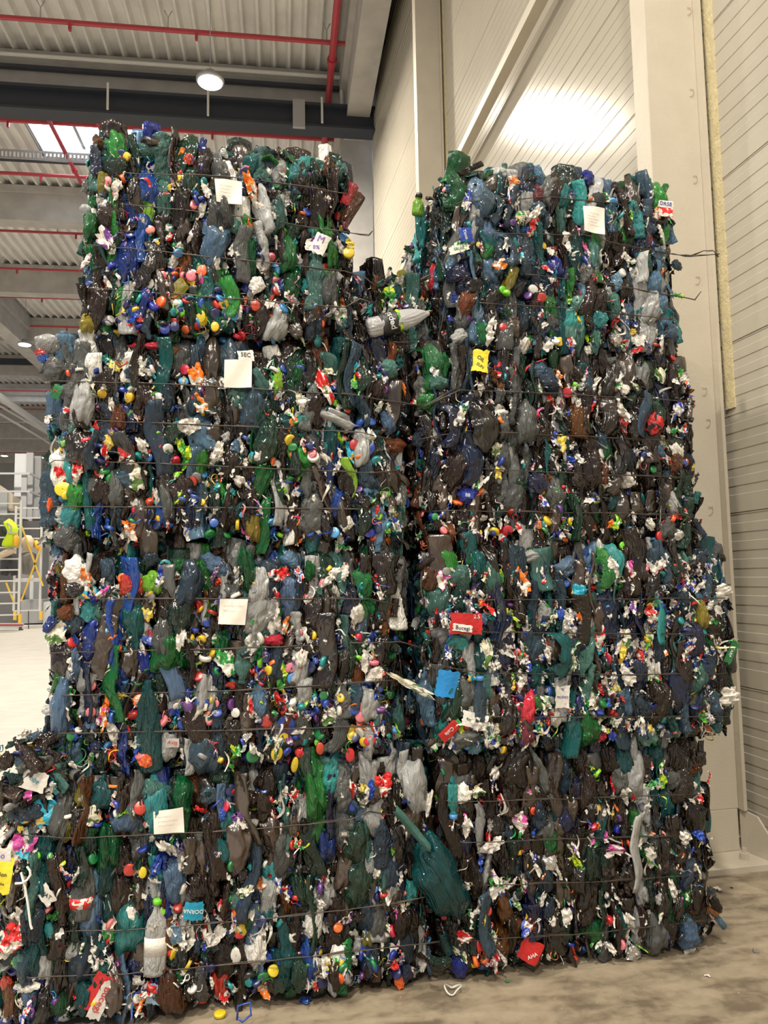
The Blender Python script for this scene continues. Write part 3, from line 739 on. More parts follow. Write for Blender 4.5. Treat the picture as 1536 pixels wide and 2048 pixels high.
    # ragged rims: pieces standing out along the edges
    for side in ('l', 'r', 't', 'b'):
        m_ = int({'l': 26, 'r': 26, 't': 46 if 'top' in sides else 8, 'b': 6}[side]*dens)
        for _ in range(m_):
            if side in 'lr':
                z = R.uniform(z0+.03, z1-.02); x = (x0+R.uniform(-.012, .03)) if side == 'l' else (x1-R.uniform(-.012, .03)); tl = (1 if side == 'l' else -1)*R.uniform(-.6, .9)
            elif side == 't': x = R.uniform(x0+.02, x1-.02); z = z1-R.uniform(-.006, .03); tl = R.gauss(0, .8)
            else: x = R.uniform(x0+.02, x1-.02); z = z0+R.uniform(.02, .05); tl = R.gauss(1.5, .5)
            yy = R.uniform(.0, .16) if side != 'b' else R.uniform(.02, .05)
            k = R.choice(('fold', 'scrap', 'clump', 'scrap', 'fold')) if side != 'b' else R.choice(('scrap', 'clump', 'cap'))
            mm = (CAP[pick(CAPW)] if k == 'cap' else (LAB[pick(LABW)] if (k == 'scrap' and R.random() < .5) else BOT[pick(P)]))
            put(k, 'front', x, z, yy, mm, R.uniform(.35, .6) if k == 'fold' else R.uniform(.6, 1.2), tl, R.gauss(0, .8), R.gauss(0, .4), R.uniform(.7, 1.1), .1)
    # side faces and top, coarser
    for f in sides:
        if f == 'top': continue
        for _ in range(int(170*depth*(z1-z0)/.8)):
            y, z = R.uniform(yf+.05, yf+depth-.05), R.uniform(z0+.08, z1-.06)
            put(R.choice(('bottle', 'fold', 'fold', 'clump')), f, y, z, R.uniform(0, .04), BOT[pick(P)], R.uniform(.7, 1.1), R.gauss(0, .25), R.uniform(-1.5, 1.5), R.gauss(0, .12))
        for _ in range(int(150*depth*(z1-z0)/.8)):
            y, z = R.uniform(yf+.02, yf+depth-.02), R.uniform(z0+.04, z1-.03); q = R.random()
            put('cap' if q < .4 else 'scrap', f, y, z, R.uniform(-.01, .02), CAP[pick(CAPW)] if q < .4 else (LAB[pick(LABW)] if q < .7 else BOT[pick(P)]), R.uniform(.7, 1.2), R.uniform(0, 6), R.gauss(0, .7), R.gauss(0, .5))
    if 'top' in sides:
        for _ in range(int(190*depth*(x1-x0))):
            put(R.choice(('bottle', 'fold', 'clump', 'scrap')), 'top', R.uniform(x0+.04, x1-.04), R.uniform(yf+.04, yf+depth-.05), R.uniform(-.005, .04), BOT[pick(P)], R.uniform(.6, 1.0), R.uniform(0, 6), R.gauss(0, .5), R.gauss(0, .2))
    for (cx, cz, rx, rz, out) in lumps:          # spilling lumps of caps and film
        for _ in range(int(900*rx*rz*4)):
            a_, q = R.uniform(0, 6.28), sqrt(R.random()); x = cx+rx*q*cos(a_); z = cz+rz*q*sin(a_); d = -out*(1-q*q)
            k = R.choice(('cap', 'ring', 'scrap', 'clump', 'fold', 'fold', 'bottle'))
            mm = CAP[pick(CAPW)] if k in ('cap', 'ring') else (LAB[pick(LABW)] if k == 'scrap' else BOT[pick(P)])
            put(k, 'front', x, z, d+R.uniform(0, .03), mm, R.uniform(.4, .7) if k in ('bottle', 'fold') else R.uniform(.8, 1.2), R.uniform(0, 6), R.gauss(0, .8), R.gauss(0, .5), prio=-.5)
    for (hx, hy, k, mn, w_, h_, tl) in HEROES:
        if not (x0-.05 <= (p_ := on_y(hx, hy, yf))[0] <= x1+.05 and z0-.02 < p_[2] <= z1+.03) or (hx, hy) in DONE: continue
        DONE.add((hx, hy)); i = R.randrange(len(LIB[k])); V = LIB[k][i][0]; m_ = .00203
        ex, ez = np.ptp(V[:, 0]), np.ptp(V[:, 2]); sz = h_*m_/ez; sxx = w_*m_/ex; sy_ = min(1.5, (sz+sxx)/2)
        M = Matrix.Translation((p_[0], yf-.012+min(.05, max(0, bulge(p_[0], p_[2])))*.4, p_[2])) @ rot(radians(tl), R.uniform(-.15, .15), R.uniform(-.1, .1)) @ Matrix.Diagonal((sxx, sy_, sz, 1))
        mm = LAB[mn[1:]] if mn[0] == '#' else (CAP[mn[1:]] if mn[0] == '@' else BOT[mn])
        items[PARTNAME[k]].append((9, (k, i, M, mm)))
    # the hundred largest of each kind are parts of their own, the rest is one part
    for nm, L_ in items.items():
        L_.sort(key=lambda q: -q[0])
        for _, (k, i, M, m) in L_[:100]: inst(k, i, M, m, t)
        merge([q[1] for q in L_[100:]], nm, t)
    # baling wires: each from pixel points read off the photograph, lying on this bale's face
    for w in wires:
        pts = []
        seg = [on_y(px, py, yf-.030) for px, py in w]
        for a_, b_ in zip(seg[:-1], seg[1:]):
            n_ = max(2, int(np.linalg.norm(b_-a_)/.05))
            for q in range(n_): pts.append(a_+(b_-a_)*q/n_+np.array([0, R.uniform(-.004, .004), R.uniform(-.0012, .0012)]))
        pts.append(seg[-1])
        # wrap round the edges of the bale
        if pts[0][0] < x0+.12: pts = [np.array([x0-.002, yf+depth*.8, pts[0][2]]), np.array([x0-.004, yf+.05, pts[0][2]])]+pts
        keep(MB().tube(pts, .0021, 5).build('baling_wire', M_WIRE, smooth=True), t)
        off = [p+np.array([0, .003, .004*sin(k*.9)]) for k, p in enumerate(pts)]
        keep(MB().tube(off[len(off)//3:], .0016, 5).build('baling_wire', M_WIRE, smooth=True), t)
    B['t'] = t; return B

# the pieces one can pick out in the photograph: pixel, kind, plastic (# label film, @ cap plastic), width, height, tilt
DONE = set()
HEROES = []
for _l in """
194 280 film amber 24 34 0;192 318 bottle navy 26 60 0;229 333 film darkgreen 55 48 0;297 298 film sea 74 38 0;333 264 film amber 54 30 0;289 266 film green 34 28 0
368 304 clump orange 24 22 0;378 322 clump red 22 24 0;507 325 film teal 62 60 0;523 357 film sea 42 46 0;595 345 film aqua 48 46 0;678 341 film sea 32 62 20;658 329 film amber 28 50 10
503 385 scrap #orangewhite 22 80 -20;567 401 scrap #silver 48 42 0;700 385 fold red 26 55 25;706 412 fold amber 26 75 30;694 440 fold maroon 14 40 15;210 365 film yellowish 32 46 0
231 389 clump @pink 14 28 0;180 445 film green 32 64 0;170 417 cap @grey 20 20 0;217 433 film brown 52 64 0;259 433 fold khaki 46 74 0;364 409 film brown 44 110 0;368 455 film khaki 36 60 0
495 452 film bright 26 58 -15;505 510 film green 22 84 -5;561 460 film lime 20 42 -25;632 488 scrap #purple 38 54 30;213 484 scrap #purple 54 36 60;698 504 cap @yellow 24 24 0;700 488 scrap #yellow 20 24 0
654 552 clump bright 26 24 0;513 570 clump white 36 40 0;627 568 bottle sea 46 120 0;658 582 film grey 42 92 0;555 643 film clear 50 92 15;627 647 film bluegrey 42 74 0;383 554 cap @pink 22 22 0
325 554 cap @red 20 20 0;404 544 cap @orange 20 24 0;511 613 cap @red 19 22 0;464 603 cap @green 19 19 0;362 625 cap @lime 18 24 0;301 613 cap @green 18 24 0;281 637 cap @red 20 20 0;402 635 cap @yellow 18 26 0
174 643 film yellowish 32 44 0;525 528 scrap #white 24 50 0;280 470 cap @blue 20 24 0;300 462 cap @pink 20 18 0;330 660 cap @blue 20 22 0;350 655 cap @navy 18 22 0;430 655 cap @yellow 16 20 0;640 650 cap @red 18 18 0
101 683 film clear 66 40 0;134 688 film paleblue 44 28 0;159 694 film clear 32 42 0;79 705 clump red 22 18 0;87 716 clump blue 24 20 0;119 735 film grey 84 54 0;296 690 film red 16 84 90;264 733 scrap #white 44 74 0
394 755 scrap #orangewhite 30 54 -20;294 737 scrap #bluewhite 28 38 0;233 732 scrap #yellow 24 24 40;145 784 film grey 42 44 0;376 853 scrap #white 34 54 75;401 809 scrap #orangewhite 28 42 0;217 885 clump #yellow 26 42 25
253 901 cap @red 32 32 0;462 860 fold khaki 44 116 0;426 885 fold khaki 42 74 0;396 925 film bright 42 66 0;273 954 scrap #cream 38 64 0;150 993 film bright 44 60 0;126 979 cap @yellow 32 28 0;123 950 scrap #redwhite 30 42 0
157 943 scrap #redwhite 20 56 0;98 1008 clump orange 12 28 0;202 986 film brown 52 66 0;296 1066 fold khaki 36 96 0;134 1077 film grey 60 50 50;383 1044 scrap #white 30 76 0;556 765 film lime 24 60 0;646 770 scrap #redwhite 30 88 -20
523 765 film sea 38 66 -20;474 795 film sea 62 60 0;509 822 film bluegrey 62 96 0;665 833 film clear 34 100 -68;717 762 scrap #yellowgreen 34 42 0;589 888 film red 28 58 0;578 870 scrap #orangewhite 10 44 0;546 918 clump orange 11 34 10
660 888 film teal 32 110 0;758 899 fold teal 24 76 -10;708 890 cap @red 20 24 0;777 844 film paleblue 30 52 -15;791 890 film amber 34 54 95;457 995 cap @green 19 24 0;325 1025 film blue 32 64 0;472 1020 film teal 54 42 0
467 1027 cap @lime 16 18 0;505 1055 film yellowish 32 64 0;692 1047 clump white 30 34 0;737 1067 cap @blue 22 18 0;600 820 scrap #redwhite 22 50 25;700 905 scrap #cyan 16 50 -25;741 900 cap @blue 14 28 20;660 935 scrap #white 28 40 0
157 1150 film white 72 50 60;260 1172 film red 54 48 0;305 1167 film lime 44 48 0;295 1220 scrap #yellow 24 54 10;265 1245 film teal 52 96 -10;340 1305 film green 80 90 0;287 1325 film blue 36 64 -10;452 1325 scrap #greenwhite 38 56 -10
522 1225 film clear 78 104 20;465 1180 film grey 62 50 0;530 1202 scrap #redwhite 40 60 80;555 1147 scrap #redwhite 26 50 70;625 1205 scrap #redwhite 24 36 90;547 1280 film red 24 42 88;480 1315 fold khaki 48 66 0;112 1267 scrap #cream 36 50 10
97 1250 clump blue 22 34 20;132 1225 film amber 34 32 0;150 1330 film paleblue 22 64 0;122 1425 film paleblue 38 120 0;300 1450 bottle teal 48 170 0;217 1400 clump orange 16 32 0;292 1520 clump orange 30 28 0;335 1495 film clear 38 58 0
410 1505 film bluegrey 76 86 0;570 1450 cap @blue 38 38 0;573 1450 cap @yellow 15 15 0;597 1460 scrap #white 14 34 75;532 1440 cap @red 28 26 0;465 1370 clump red 26 16 0;400 1415 ring @white 44 44 0;495 1430 fold khaki 32 84 0;485 1390 fold brown 30 60 0
565 1350 scrap #yellowgreen 28 56 0;580 1335 cap @pink 20 20 0;583 1357 cap @sky 18 22 0;655 1345 cap @yellow 22 24 0;660 1430 scrap #cream 30 44 20;655 1370 scrap #redwhite 34 34 0;718 1412 cap @pink 20 22 0;720 1432 cap @pink 22 22 0;690 1330 cap @yellow 20 26 0
553 1505 cap @yellow 22 28 15;700 1510 cap @red 18 28 0;738 1480 cap @red 24 22 0;640 1497 cap @red 16 24 0;590 1530 cap @yellow 14 30 10;505 1510 cap @green 26 26 0;183 1370 cap @pink 20 20 0;183 1423 cap @pink 18 18 0;240 1392 scrap #yellow 22 18 0
820 1370 scrap #cream 16 110 -60;845 1385 scrap #white 10 60 -55;430 1135 film paleblue 70 40 50;580 1120 film paleblue 44 34 40;680 1148 scrap #white 36 34 0;330 1130 cap @teal 22 22 0;360 1130 film green 30 36 0;620 1140 film green 22 44 0
80 1619 scrap #cyan 58 64 30;68 1561 scrap #white 44 34 0;29 1603 film bluegrey 38 74 0;10 1603 film amber 20 54 0;39 1700 scrap #pink 44 64 25;133 1655 film yellowish 38 48 0;160 1593 film yellowish 28 56 0;208 1593 film teal 64 58 0
234 1580 scrap #orangewhite 36 30 0;312 1587 film sea 64 52 0;267 1593 film clear 30 38 0;254 1632 film paleblue 66 66 0;360 1583 scrap #yellow 22 18 20;189 1632 scrap #orangewhite 30 30 0;215 1700 film green 48 104 0;200 1762 film paleblue 34 50 0
98 1750 film teal 44 60 0;163 1795 bottle grey 46 66 0;260 1738 cap @red 22 22 0;286 1743 cap @yellow 14 20 0;342 1762 film paleblue 54 86 0;378 1710 fold khaki 28 66 0;407 1717 fold khaki 26 66 0;319 1820 cap @lime 24 20 0;257 1863 film aqua 62 96 0
483 1857 cap @yellow 20 26 0;480 1865 cap @red 20 16 0;68 1912 film teal 38 80 0;26 1876 scrap #redwhite 38 66 10;472 1909 cap @white 20 30 0;10 1967 clump red 24 26 0;52 1967 scrap #white 34 42 70;309 1990 film paleblue 34 44 10;397 1775 film brown 54 70 0
55 1625 film bluegrey 60 46 0;510 1684 film darkgreen 26 64 0;760 1570 scrap #redwhite 46 50 0;734 1600 scrap #cream 32 24 0;793 1583 scrap #cream 20 54 0;728 1678 film sea 32 110 0;764 1684 bottle bluegrey 40 92 0;780 1743 film bluegrey 42 74 0
650 1691 film blue 42 70 0;695 1759 fold khaki 30 150 0;747 1779 fold khaki 30 76 0;567 1870 fold brown 34 120 0;592 1870 fold brown 30 110 0;620 1922 film blue 38 96 0;630 1928 scrap #white 10 74 0;676 1911 clump white 36 48 0;627 1850 film white 40 62 10
754 1840 film grey 42 76 0;803 1847 film brown 50 76 0;676 1967 clump orange 32 26 0;686 1984 cap @green 12 16 0;611 2003 clump blue 26 16 0;798 1964 clump orange 20 36 -10;822 1782 film aqua 26 44 0;926 1870 scrap #redwhite 34 24 0;580 1890 fold brown 30 90 0
923 1938 film blue 36 42 0;954 1891 cap @red 22 22 0;858 1609 scrap #white 14 54 10;535 1790 film clear 40 80 0;560 1690 film grey 32 64 0;587 1650 film khaki 34 60 0;470 1640 scrap #purple 26 32 0;505 1600 film brown 44 40 0;445 1560 film darkgreen 60 40 40
943 333 fold brown 14 66 62;1022 371 scrap #orangewhite 30 38 25;1076 388 film maroon 28 46 0;1072 443 fold red 15 54 0;1124 390 film aqua 50 70 0;1124 440 film sea 24 60 0;977 423 film sea 32 34 0;948 428 film clear 28 44 0;981 371 film khaki 38 50 0
974 471 cap @yellow 20 14 0;917 497 scrap #greenwhite 26 46 62;924 547 film navy 64 54 20;974 504 film bright 28 40 20;1000 500 film bluegrey 30 56 0;1031 500 film aqua 28 60 0;998 533 scrap #orangewhite 28 40 90;1015 566 film yellowish 24 34 30
1005 580 cap @lime 17 17 0;1138 485 scrap #white 30 54 -20;1150 519 scrap #white 28 34 0;1110 533 film blue 38 48 0;1093 540 scrap #redwhite 14 30 -60;1186 514 film sea 38 96 0;1266 443 bottle aqua 50 90 0;1293 466 fold maroon 22 70 -3;1293 523 film sea 28 64 -12
1333 476 fold bright 20 70 12;1331 376 fold bright 16 34 30;1309 566 film paleblue 42 64 0;1319 609 film paleblue 50 54 0;1343 661 film paleblue 54 50 0;1381 685 fold green 18 30 -20;1281 547 scrap #purple 26 56 0;934 604 film amber 38 64 20;1167 585 film paleblue 34 50 0
1202 604 clump orange 10 40 0;922 670 film clear 34 40 50;967 666 film green 36 54 0;1029 652 film khaki 50 54 0;1076 633 fold brown 38 96 0;1143 666 film sea 44 76 0;1190 680 film sea 26 64 0;1117 685 cap @yellow 20 20 0;1262 666 scrap #yellow 16 18 0;1005 656 cap @red 18 20 0
872 547 film red 26 76 8;815 518 film amber 28 34 30;1200 400 film darkgreen 34 44 0;1240 400 film clear 24 30 0;1235 350 film khaki 40 36 0;1150 345 film khaki 44 30 0;1080 350 film paleblue 60 28 80;1180 350 film blue 40 28 80;1265 355 fold amber 16 70 80;1010 345 film clear 60 34 0
961 723 scrap #yellow 34 46 0;927 719 film green 38 40 0;878 764 film sea 44 34 0;863 803 film bright 54 42 20;949 818 fold khaki 26 76 0;943 790 cap @grey 17 14 0;942 893 film paleblue 32 40 10;938 990 film blue 36 50 70;989 897 scrap #cream 28 44 0;994 947 scrap #yellow 18 28 0
1228 971 film khaki 40 64 10;1231 1001 fold teal 34 52 20;1275 1005 fold khaki 28 48 0;1302 1003 fold khaki 26 48 0;1335 1055 film grey 46 56 -10;1353 1033 cap @red 20 14 0;1320 1073 cap @red 20 24 0;1249 1091 cap @lime 20 18 0;1376 972 fold darkgreen 24 46 -8
1397 995 fold aqua 18 30 20;1314 907 film paleblue 38 50 0;1260 917 film bluegrey 24 56 0;1239 925 film grey 24 56 0;1403 1055 fold bluegrey 14 46 -35;1393 1075 fold brown 20 44 -30;1210 904 film green 32 48 0;1215 815 film khaki 64 60 30;1175 800 film brown 48 76 0;1290 830 film brown 54 64 0
1190 955 scrap #white 30 36 0;1110 880 scrap #bluewhite 24 36 0;1000 830 scrap #white 30 40 0;1100 760 film bluegrey 60 44 60;1170 740 film teal 54 34 80;1080 740 film paleblue 44 40 60;1240 745 scrap #cream 30 34 0;1320 750 scrap #cream 40 20 80;1330 980 film khaki 40 50 0
960 1121 film green 46 34 0;1073 1110 film clear 30 54 70;1133 1135 film paleblue 40 54 60;919 1159 film sea 56 66 -30;865 1154 film amber 42 60 0;982 1165 scrap #yellowgreen 30 38 -30;1042 1165 scrap #orangewhite 30 64 0;891 1143 cap @grey 17 17 0
881 1225 scrap #redblack 32 64 15;971 1307 scrap #cream 28 64 0;1007 1293 fold grey 20 50 0;1078 1271 fold khaki 36 120 -12;1070 1348 film teal 34 64 0;1078 1389 film grey 22 54 0;947 1405 clump lime 36 28 0;960 1373 cap @sky 18 20 0;933 1389 film grey 64 84 0
1051 1422 film red 54 90 0;1052 1460 film maroon 36 70 0;1176 1457 film green 66 84 0;950 1441 scrap #white 32 54 75;898 1463 scrap #redwhite 24 46 55;928 1476 film grey 44 74 80;1174 1244 clump #silver 36 34 0;1196 1269 scrap #redwhite 30 56 0;1157 1189 clump #cyan 40 48 0
1404 1230 film yellowish 36 68 0;1414 1295 film green 32 54 0;1464 1312 fold darkgreen 22 60 28;1412 1335 film bluegrey 32 66 0;1431 1365 fold sea 24 56 -10;1453 1394 scrap #white 44 50 0;1453 1437 film darkgreen 24 40 -20;1434 1456 clump teal 26 26 0;1448 1184 scrap #white 40 44 0
1390 1380 fold khaki 32 64 0;1320 1300 film bluegrey 36 70 0;1300 1230 scrap #redwhite 30 44 0;1250 1350 scrap #white 34 50 0;1180 1340 fold brown 22 90 -8;1255 1275 scrap #cream 34 44 0;1255 1135 scrap #pink 30 24 60;1350 1140 film darkgreen 50 40 30;1090 1230 film clear 40 50 0
1390 1563 film sea 22 50 0;1404 1526 fold darkbrown 22 48 20;1269 1643 film bright 32 66 0;1364 1672 scrap #white 26 38 -30;1295 1665 scrap #orangewhite 26 16 0;1322 1669 cap @pink 17 16 0;1395 1668 scrap #blue 28 24 0;1299 1694 film grey 48 54 0;1328 1720 fold khaki 24 90 0
1342 1833 film amber 28 54 72;1437 1815 film brown 26 40 -20;1443 1844 fold paleblue 14 46 -38;1379 1870 film paleblue 48 64 0;1383 1899 scrap #white 34 30 0;1364 1800 film green 26 38 0;1240 1848 film teal 36 66 0;1195 1860 film green 42 56 0;1277 1848 film clear 32 84 0
1269 1910 clump #silver 40 38 0;906 1575 film aqua 18 40 0;904 1589 cap @sky 17 17 0;1170 1590 cap @grey 30 24 0;980 1690 scrap #white 24 60 60;930 1650 scrap #white 20 46 10;960 1580 scrap #cream 40 30 0;1225 1700 scrap #pink 44 28 0;1100 1690 film green 40 60 0;1130 1830 scrap #white 24 40 0
1020 1600 fold khaki 30 70 0;1060 1750 fold khaki 26 90 0;990 1770 scrap #greenwhite 30 50 0;1080 1640 film bluegrey 36 60 0;1240 1560 film grey 40 60 0;1160 1690 fold brown 30 80 0;950 1760 film brown 34 90 0;1350 1560 film grey 40 40 0;1030 1850 film amber 30 40 0
745 625 clump aqua 34 32 0;720 605 fold darkgreen 20 40 60;720 690 fold bluegrey 24 50 70;700 705 fold green 12 26 0;780 735 film sea 44 40 20
""".replace('\n', ';').split(';'):
    _f = _l.split()
    if len(_f) == 7: HEROES.append((int(_f[0]), int(_f[1]), _f[2], _f[3], int(_f[4]), int(_f[5]), float(_f[6])))

BALES = {}
lowcaps = lambda lo, hi, cut: (lambda fx, fz: hi if fz < cut else lo)
BALES['L4'] = bale('bottom bale of the left stack, widest, resting on the floor', -.83, .75, .005, .86, nlab=400, pal='mix', capf=lambda fx, fz: .55 if fz < .22 else (.22 if fz < .75 else .3), seed=4,
    wires=[[(60, 1672), (150, 1676), (480, 1661), (700, 1640), (740, 1622), (800, 1632)], [(130, 1862), (250, 1861), (500, 1841), (790, 1808), (850, 1793), (878, 1774)], [(60, 1955), (250, 1948), (500, 1926), (760, 1897), (880, 1884)]],
    lumps=[(-.76, .93, .14, .13, .05), (-.62, .98, .12, .09, .02)])
BALES['L3'] = bale('third bale from the top of the left stack, full of coloured caps', -.68, .64, .87, 1.70, yf=2.995, pal='mix', nlab=480, capf=lambda fx, fz: .35+.65*(fx > .35)*(fz < .62)+.3*(fz < .3), seed=3,
    wires=[[(110, 1198), (500, 1197), (740, 1198), (800, 1212)], [(100, 1306), (500, 1296), (750, 1285), (800, 1283), (842, 1296)], [(130, 1391), (500, 1380), (790, 1360)], [(120, 1467), (500, 1460), (760, 1452)]])
BALES['L2'] = bale('second bale from the top of the left stack', -.70, .68, 1.71, 2.52, yf=3.0, pal='mix', nlab=380, capf=lambda fx, fz: .35+.5*(fz < .25)+.3*(fx < .35), seed=2,
    wires=[[(100, 762), (345, 768), (700, 789), (790, 803), (850, 812), (905, 780)], [(100, 838), (400, 849), (720, 865), (790, 880)], [(110, 920), (400, 930), (740, 946), (800, 940)], [(110, 1013), (500, 1016), (740, 1018)]])
BALES['L1'] = bale('topmost bale of the left stack, narrower than those below', -.575, .455, 2.545, 3.36, yf=3.0, pal='mix', nlab=280, capf=lambda fx, fz: (.95 if fz < .45 else .35)*(1 if fx < .75 else .5), seed=1, sides=('left', 'right', 'top'),
    wires=[[(250, 346), (450, 352), (587, 369), (695, 388)], [(240, 408), (420, 425), (706, 466), (738, 470), (745, 462)], [(172, 489), (410, 512), (690, 542), (730, 556), (756, 573)], [(180, 576), (430, 594), (690, 615), (720, 598), (750, 606)]])
BALES['R4'] = bale('bottom bale of the right stack, resting on the floor', .82, 2.0, .005, .855, pal='dark', nlab=340, capf=lambda fx, fz: .10+.3*(fz < .12), seed=8,
    wires=[[(900, 1605), (1200, 1595), (1390, 1588)], [(930, 1685), (1200, 1676), (1350, 1672)], [(935, 1772), (1200, 1763), (1380, 1752)], [(930, 1882), (1200, 1865), (1410, 1841)]])
BALES['R3'] = bale('third bale from the top of the right stack, jutting out nearest the panel wall', .77, 2.14, .865, 1.695, yf=2.985, pal='blue', nlab=900, capf=lambda fx, fz: .28+.4*(fz < .2)+.25*(fx > .7), seed=7,
    wires=[[(970, 1200), (1200, 1199), (1450, 1196)], [(850, 1256), (1000, 1265), (1400, 1269), (1440, 1268)], [(860, 1328), (960, 1346), (1200, 1350), (1455, 1347)], [(980, 1434), (1200, 1435), (1460, 1433)]])
BALES['R2'] = bale('second bale from the top of the right stack, mostly smoky brown bottles', .76, 2.03, 1.705, 2.53, pal='dark', nlab=400, capf=lambda fx, fz: .14+.5*(fz < .2), seed=6,
    wires=[[(850, 812), (920, 780), (1100, 786), (1380, 803)], [(840, 878), (930, 862), (1200, 874), (1345, 882)], [(930, 936), (1200, 949), (1372, 955)], [(900, 1021), (1200, 1026), (1385, 1030)]])
BALES['R1'] = bale('topmost bale of the right stack with teal and brown bottles', .90, 1.975, 2.54, 3.37, pal='blue', nlab=300, capf=lambda fx, fz: .08+.06*(fz < .3), seed=5, sides=('left', 'right', 'top'),
    wires=[[(930, 402), (1100, 394), (1230, 407), (1330, 445)], [(985, 466), (1170, 470), (1260, 492), (1335, 507), (1360, 510), (1382, 511), (1408, 501), (1426, 502), (1437, 513)], [(1300, 500), (1345, 508), (1370, 512), (1395, 511), (1439, 508)], [(1050, 548), (1200, 565), (1330, 588), (1390, 600), (1402, 583)], [(960, 606), (1060, 611), (1170, 618), (1345, 640)]])
BALES['H'] = bale('small ragged bale sitting in the gap between the two top bales', .50, .88, 2.54, 2.95, yf=3.2, depth=.6, pal='mix', nlab=260, capf=lambda fx, fz: .35, seed=9, sides=('left', 'right', 'top'),
    wires=[[(770, 683), (830, 686)]])

# ================================================================== PRINTED PIECES WITH LETTERING (parts of the bale they are pressed into)
def curved(V, amp, ph, dom): V = np.asarray(V, float); V[:, 1] += amp*np.sin(V[:, 0]*dom+ph)+amp*.6*np.sin(V[:, 2]*dom*.8+ph*2); return V
def printed_piece(bk, px, py, w, h, tilt, m, body=None, tm=None, size=.3, trot=0, toff=(0, 0), yo=.035, extra=()):
    t = BALES[bk]['t']; yf = BALES[bk]['yf']; k = .00203*(yf/3.0); W_, H_ = w*k, h*k
    nu, nv = 9, 9; U, V = np.meshgrid(np.linspace(-.5, .5, nu), np.linspace(-.5, .5, nv), indexing='ij')
    ph = px*.37; rs_ = np.random.RandomState(px+py)
    e = 1+.05*rs_.normal(size=U.shape)
    P = np.stack([V*W_*e, 0*U, U*H_*e], -1).reshape(-1, 3); P = curved(P, .004, ph, 55)
    Q = P.copy(); Q[:, 1] += .0012; Fq = grid_faces(nu, nv, False)
    me = np_mesh('printed_label', np.vstack([P, Q]), np.vstack([Fq, Fq[:, ::-1]+len(P)]), True); me.materials.append(m); me.update(calc_edges=True)
    o = bpy.data.objects.new('printed_label', me); COL.objects.link(o); c = on_y(px, py, yf-yo)
    o.parent = t; o.matrix_parent_inverse = Matrix.Translation(-t.location); o.matrix_basis = Matrix.Translation(c) @ rot(radians(tilt), 0, 0)
    def word(body, tm, size, trot, toff):
        me = text_mesh(body, size*k*100, tm); n = len(me.vertices); co = np.zeros(n*3); me.vertices.foreach_get('co', co); co = co.reshape(-1, 3)
        a = radians(trot); X = co[:, 0]*cos(a)+co[:, 1]*sin(a); Z = -co[:, 0]*sin(a)+co[:, 1]*cos(a)
        C = np.stack([X+toff[0]*k, -co[:, 2]-.0015, Z+toff[1]*k], -1); C = curved(C, .004, ph, 55)
        me.vertices.foreach_set('co', C.ravel()); me.update()
        q = bpy.data.objects.new('lettering', me); COL.objects.link(q); q.parent = o
    if body: word(body, tm or M_WHITE, size, trot, toff)
    for x in extra: word(*x)
    return o
C_RED = mat('plain_red_label', (0.50, 0.02, 0.02), .35, bump=(50, .4)); C_BLUE = mat('plain_blue_label', (0.012, 0.045, 0.32), .35, bump=(50, .4))
C_CYAN = mat('plain_cyan_label', (0.01, 0.30, 0.48), .4, bump=(50, .4)); C_WH = mat('plain_white_label', (0.72, 0.69, 0.64), .45, bump=(50, .4))
C_YEL = mat('plain_yellow_label', (0.80, 0.66, 0.04), .5, bump=(50, .4)); C_INKB = mat('blue_print', (0.03, 0.06, 0.35), .5); C_PUR = mat('purple_print', (0.20, 0.10, 0.42), .5); C_REDP = mat('red_print', (0.6, 0.05, 0.04), .5)
C_GRN = mat('plain_green_label', (0.02, 0.16, 0.05), .4, bump=(50, .4)); C_SKY = mat('plain_sky_label', (0.02, 0.24, 0.60), .35, bump=(40, .4))
printed_piece('L4', 197, 1985, 36, 62, 28, C_RED)
printed_piece('L4', 204, 2000, 24, 66, 28, C_WH, 'Bucegi', C_REDP, .17, 90, yo=.042)
printed_piece('L4', 387, 1822, 34, 32, 8, C_CYAN, 'DORNA', M_WHITE, .10, 180)
printed_piece('L4', 6, 1752, 30, 62, 8, C_YEL, 'lon', M_BLACK, .10, 0, (0, 2), extra=(('the', M_BLACK, .06, 0, (0, -14)),))
printed_piece('L4', 5, 1712, 28, 26, 0, C_WH, 'o', C_PUR, .14, 0)
printed_piece('L4', 68, 1562, 44, 32, 20, C_WH, 'aqu', C_CYAN, .12, 200)
printed_piece('L4', 92, 1790, 22, 36, -35, C_WH, 'NAT', M_BLACK, .10, 70)
printed_piece('L4', 487, 1640, 24, 32, 0, LAB['purple'], 'au', M_BLACK, .14, 20)
printed_piece('L4', 688, 1668, 18, 10, 0, mat('smoky_label', (.12, .10, .08), .4), '302', M_WHITE, .07, 0)
printed_piece('L4', 312, 1990, 30, 34, 15, mat('pale_blue_label', (.28, .36, .48), .4), 'Aqua', M_BLACK, .09, -70)
printed_piece('L3', 345, 1486, 24, 16, 0, mat('thin_clear_label', (.45, .45, .43), .3), 'AVIS', C_REDP, .09, 15)
printed_piece('L3', 350, 1210, 12, 16, 0, M_BLACK, 'R', M_WHITE, .13, 0)
printed_piece('L2', 492, 712, 30, 22, -8, C_WH, 'SEC', M_BLACK, .12, 8, (0, 2))
printed_piece('L2', 113, 783, 26, 16, -70, C_GRN, '7', C_REDP, .12, 0)
printed_piece('L1', 640, 488, 30, 42, 25, C_WH, 'M', C_PUR, .2, 0, (-2, 9), extra=(('8%', C_PUR, .12, -20, (-4, -10)),))
printed_piece('R3', 933, 1247, 66, 42, 3, C_RED, 'Bucegi', C_REDP, .01, 0, extra=(('2.5', M_WHITE, .11, 0, (22, 14)),))
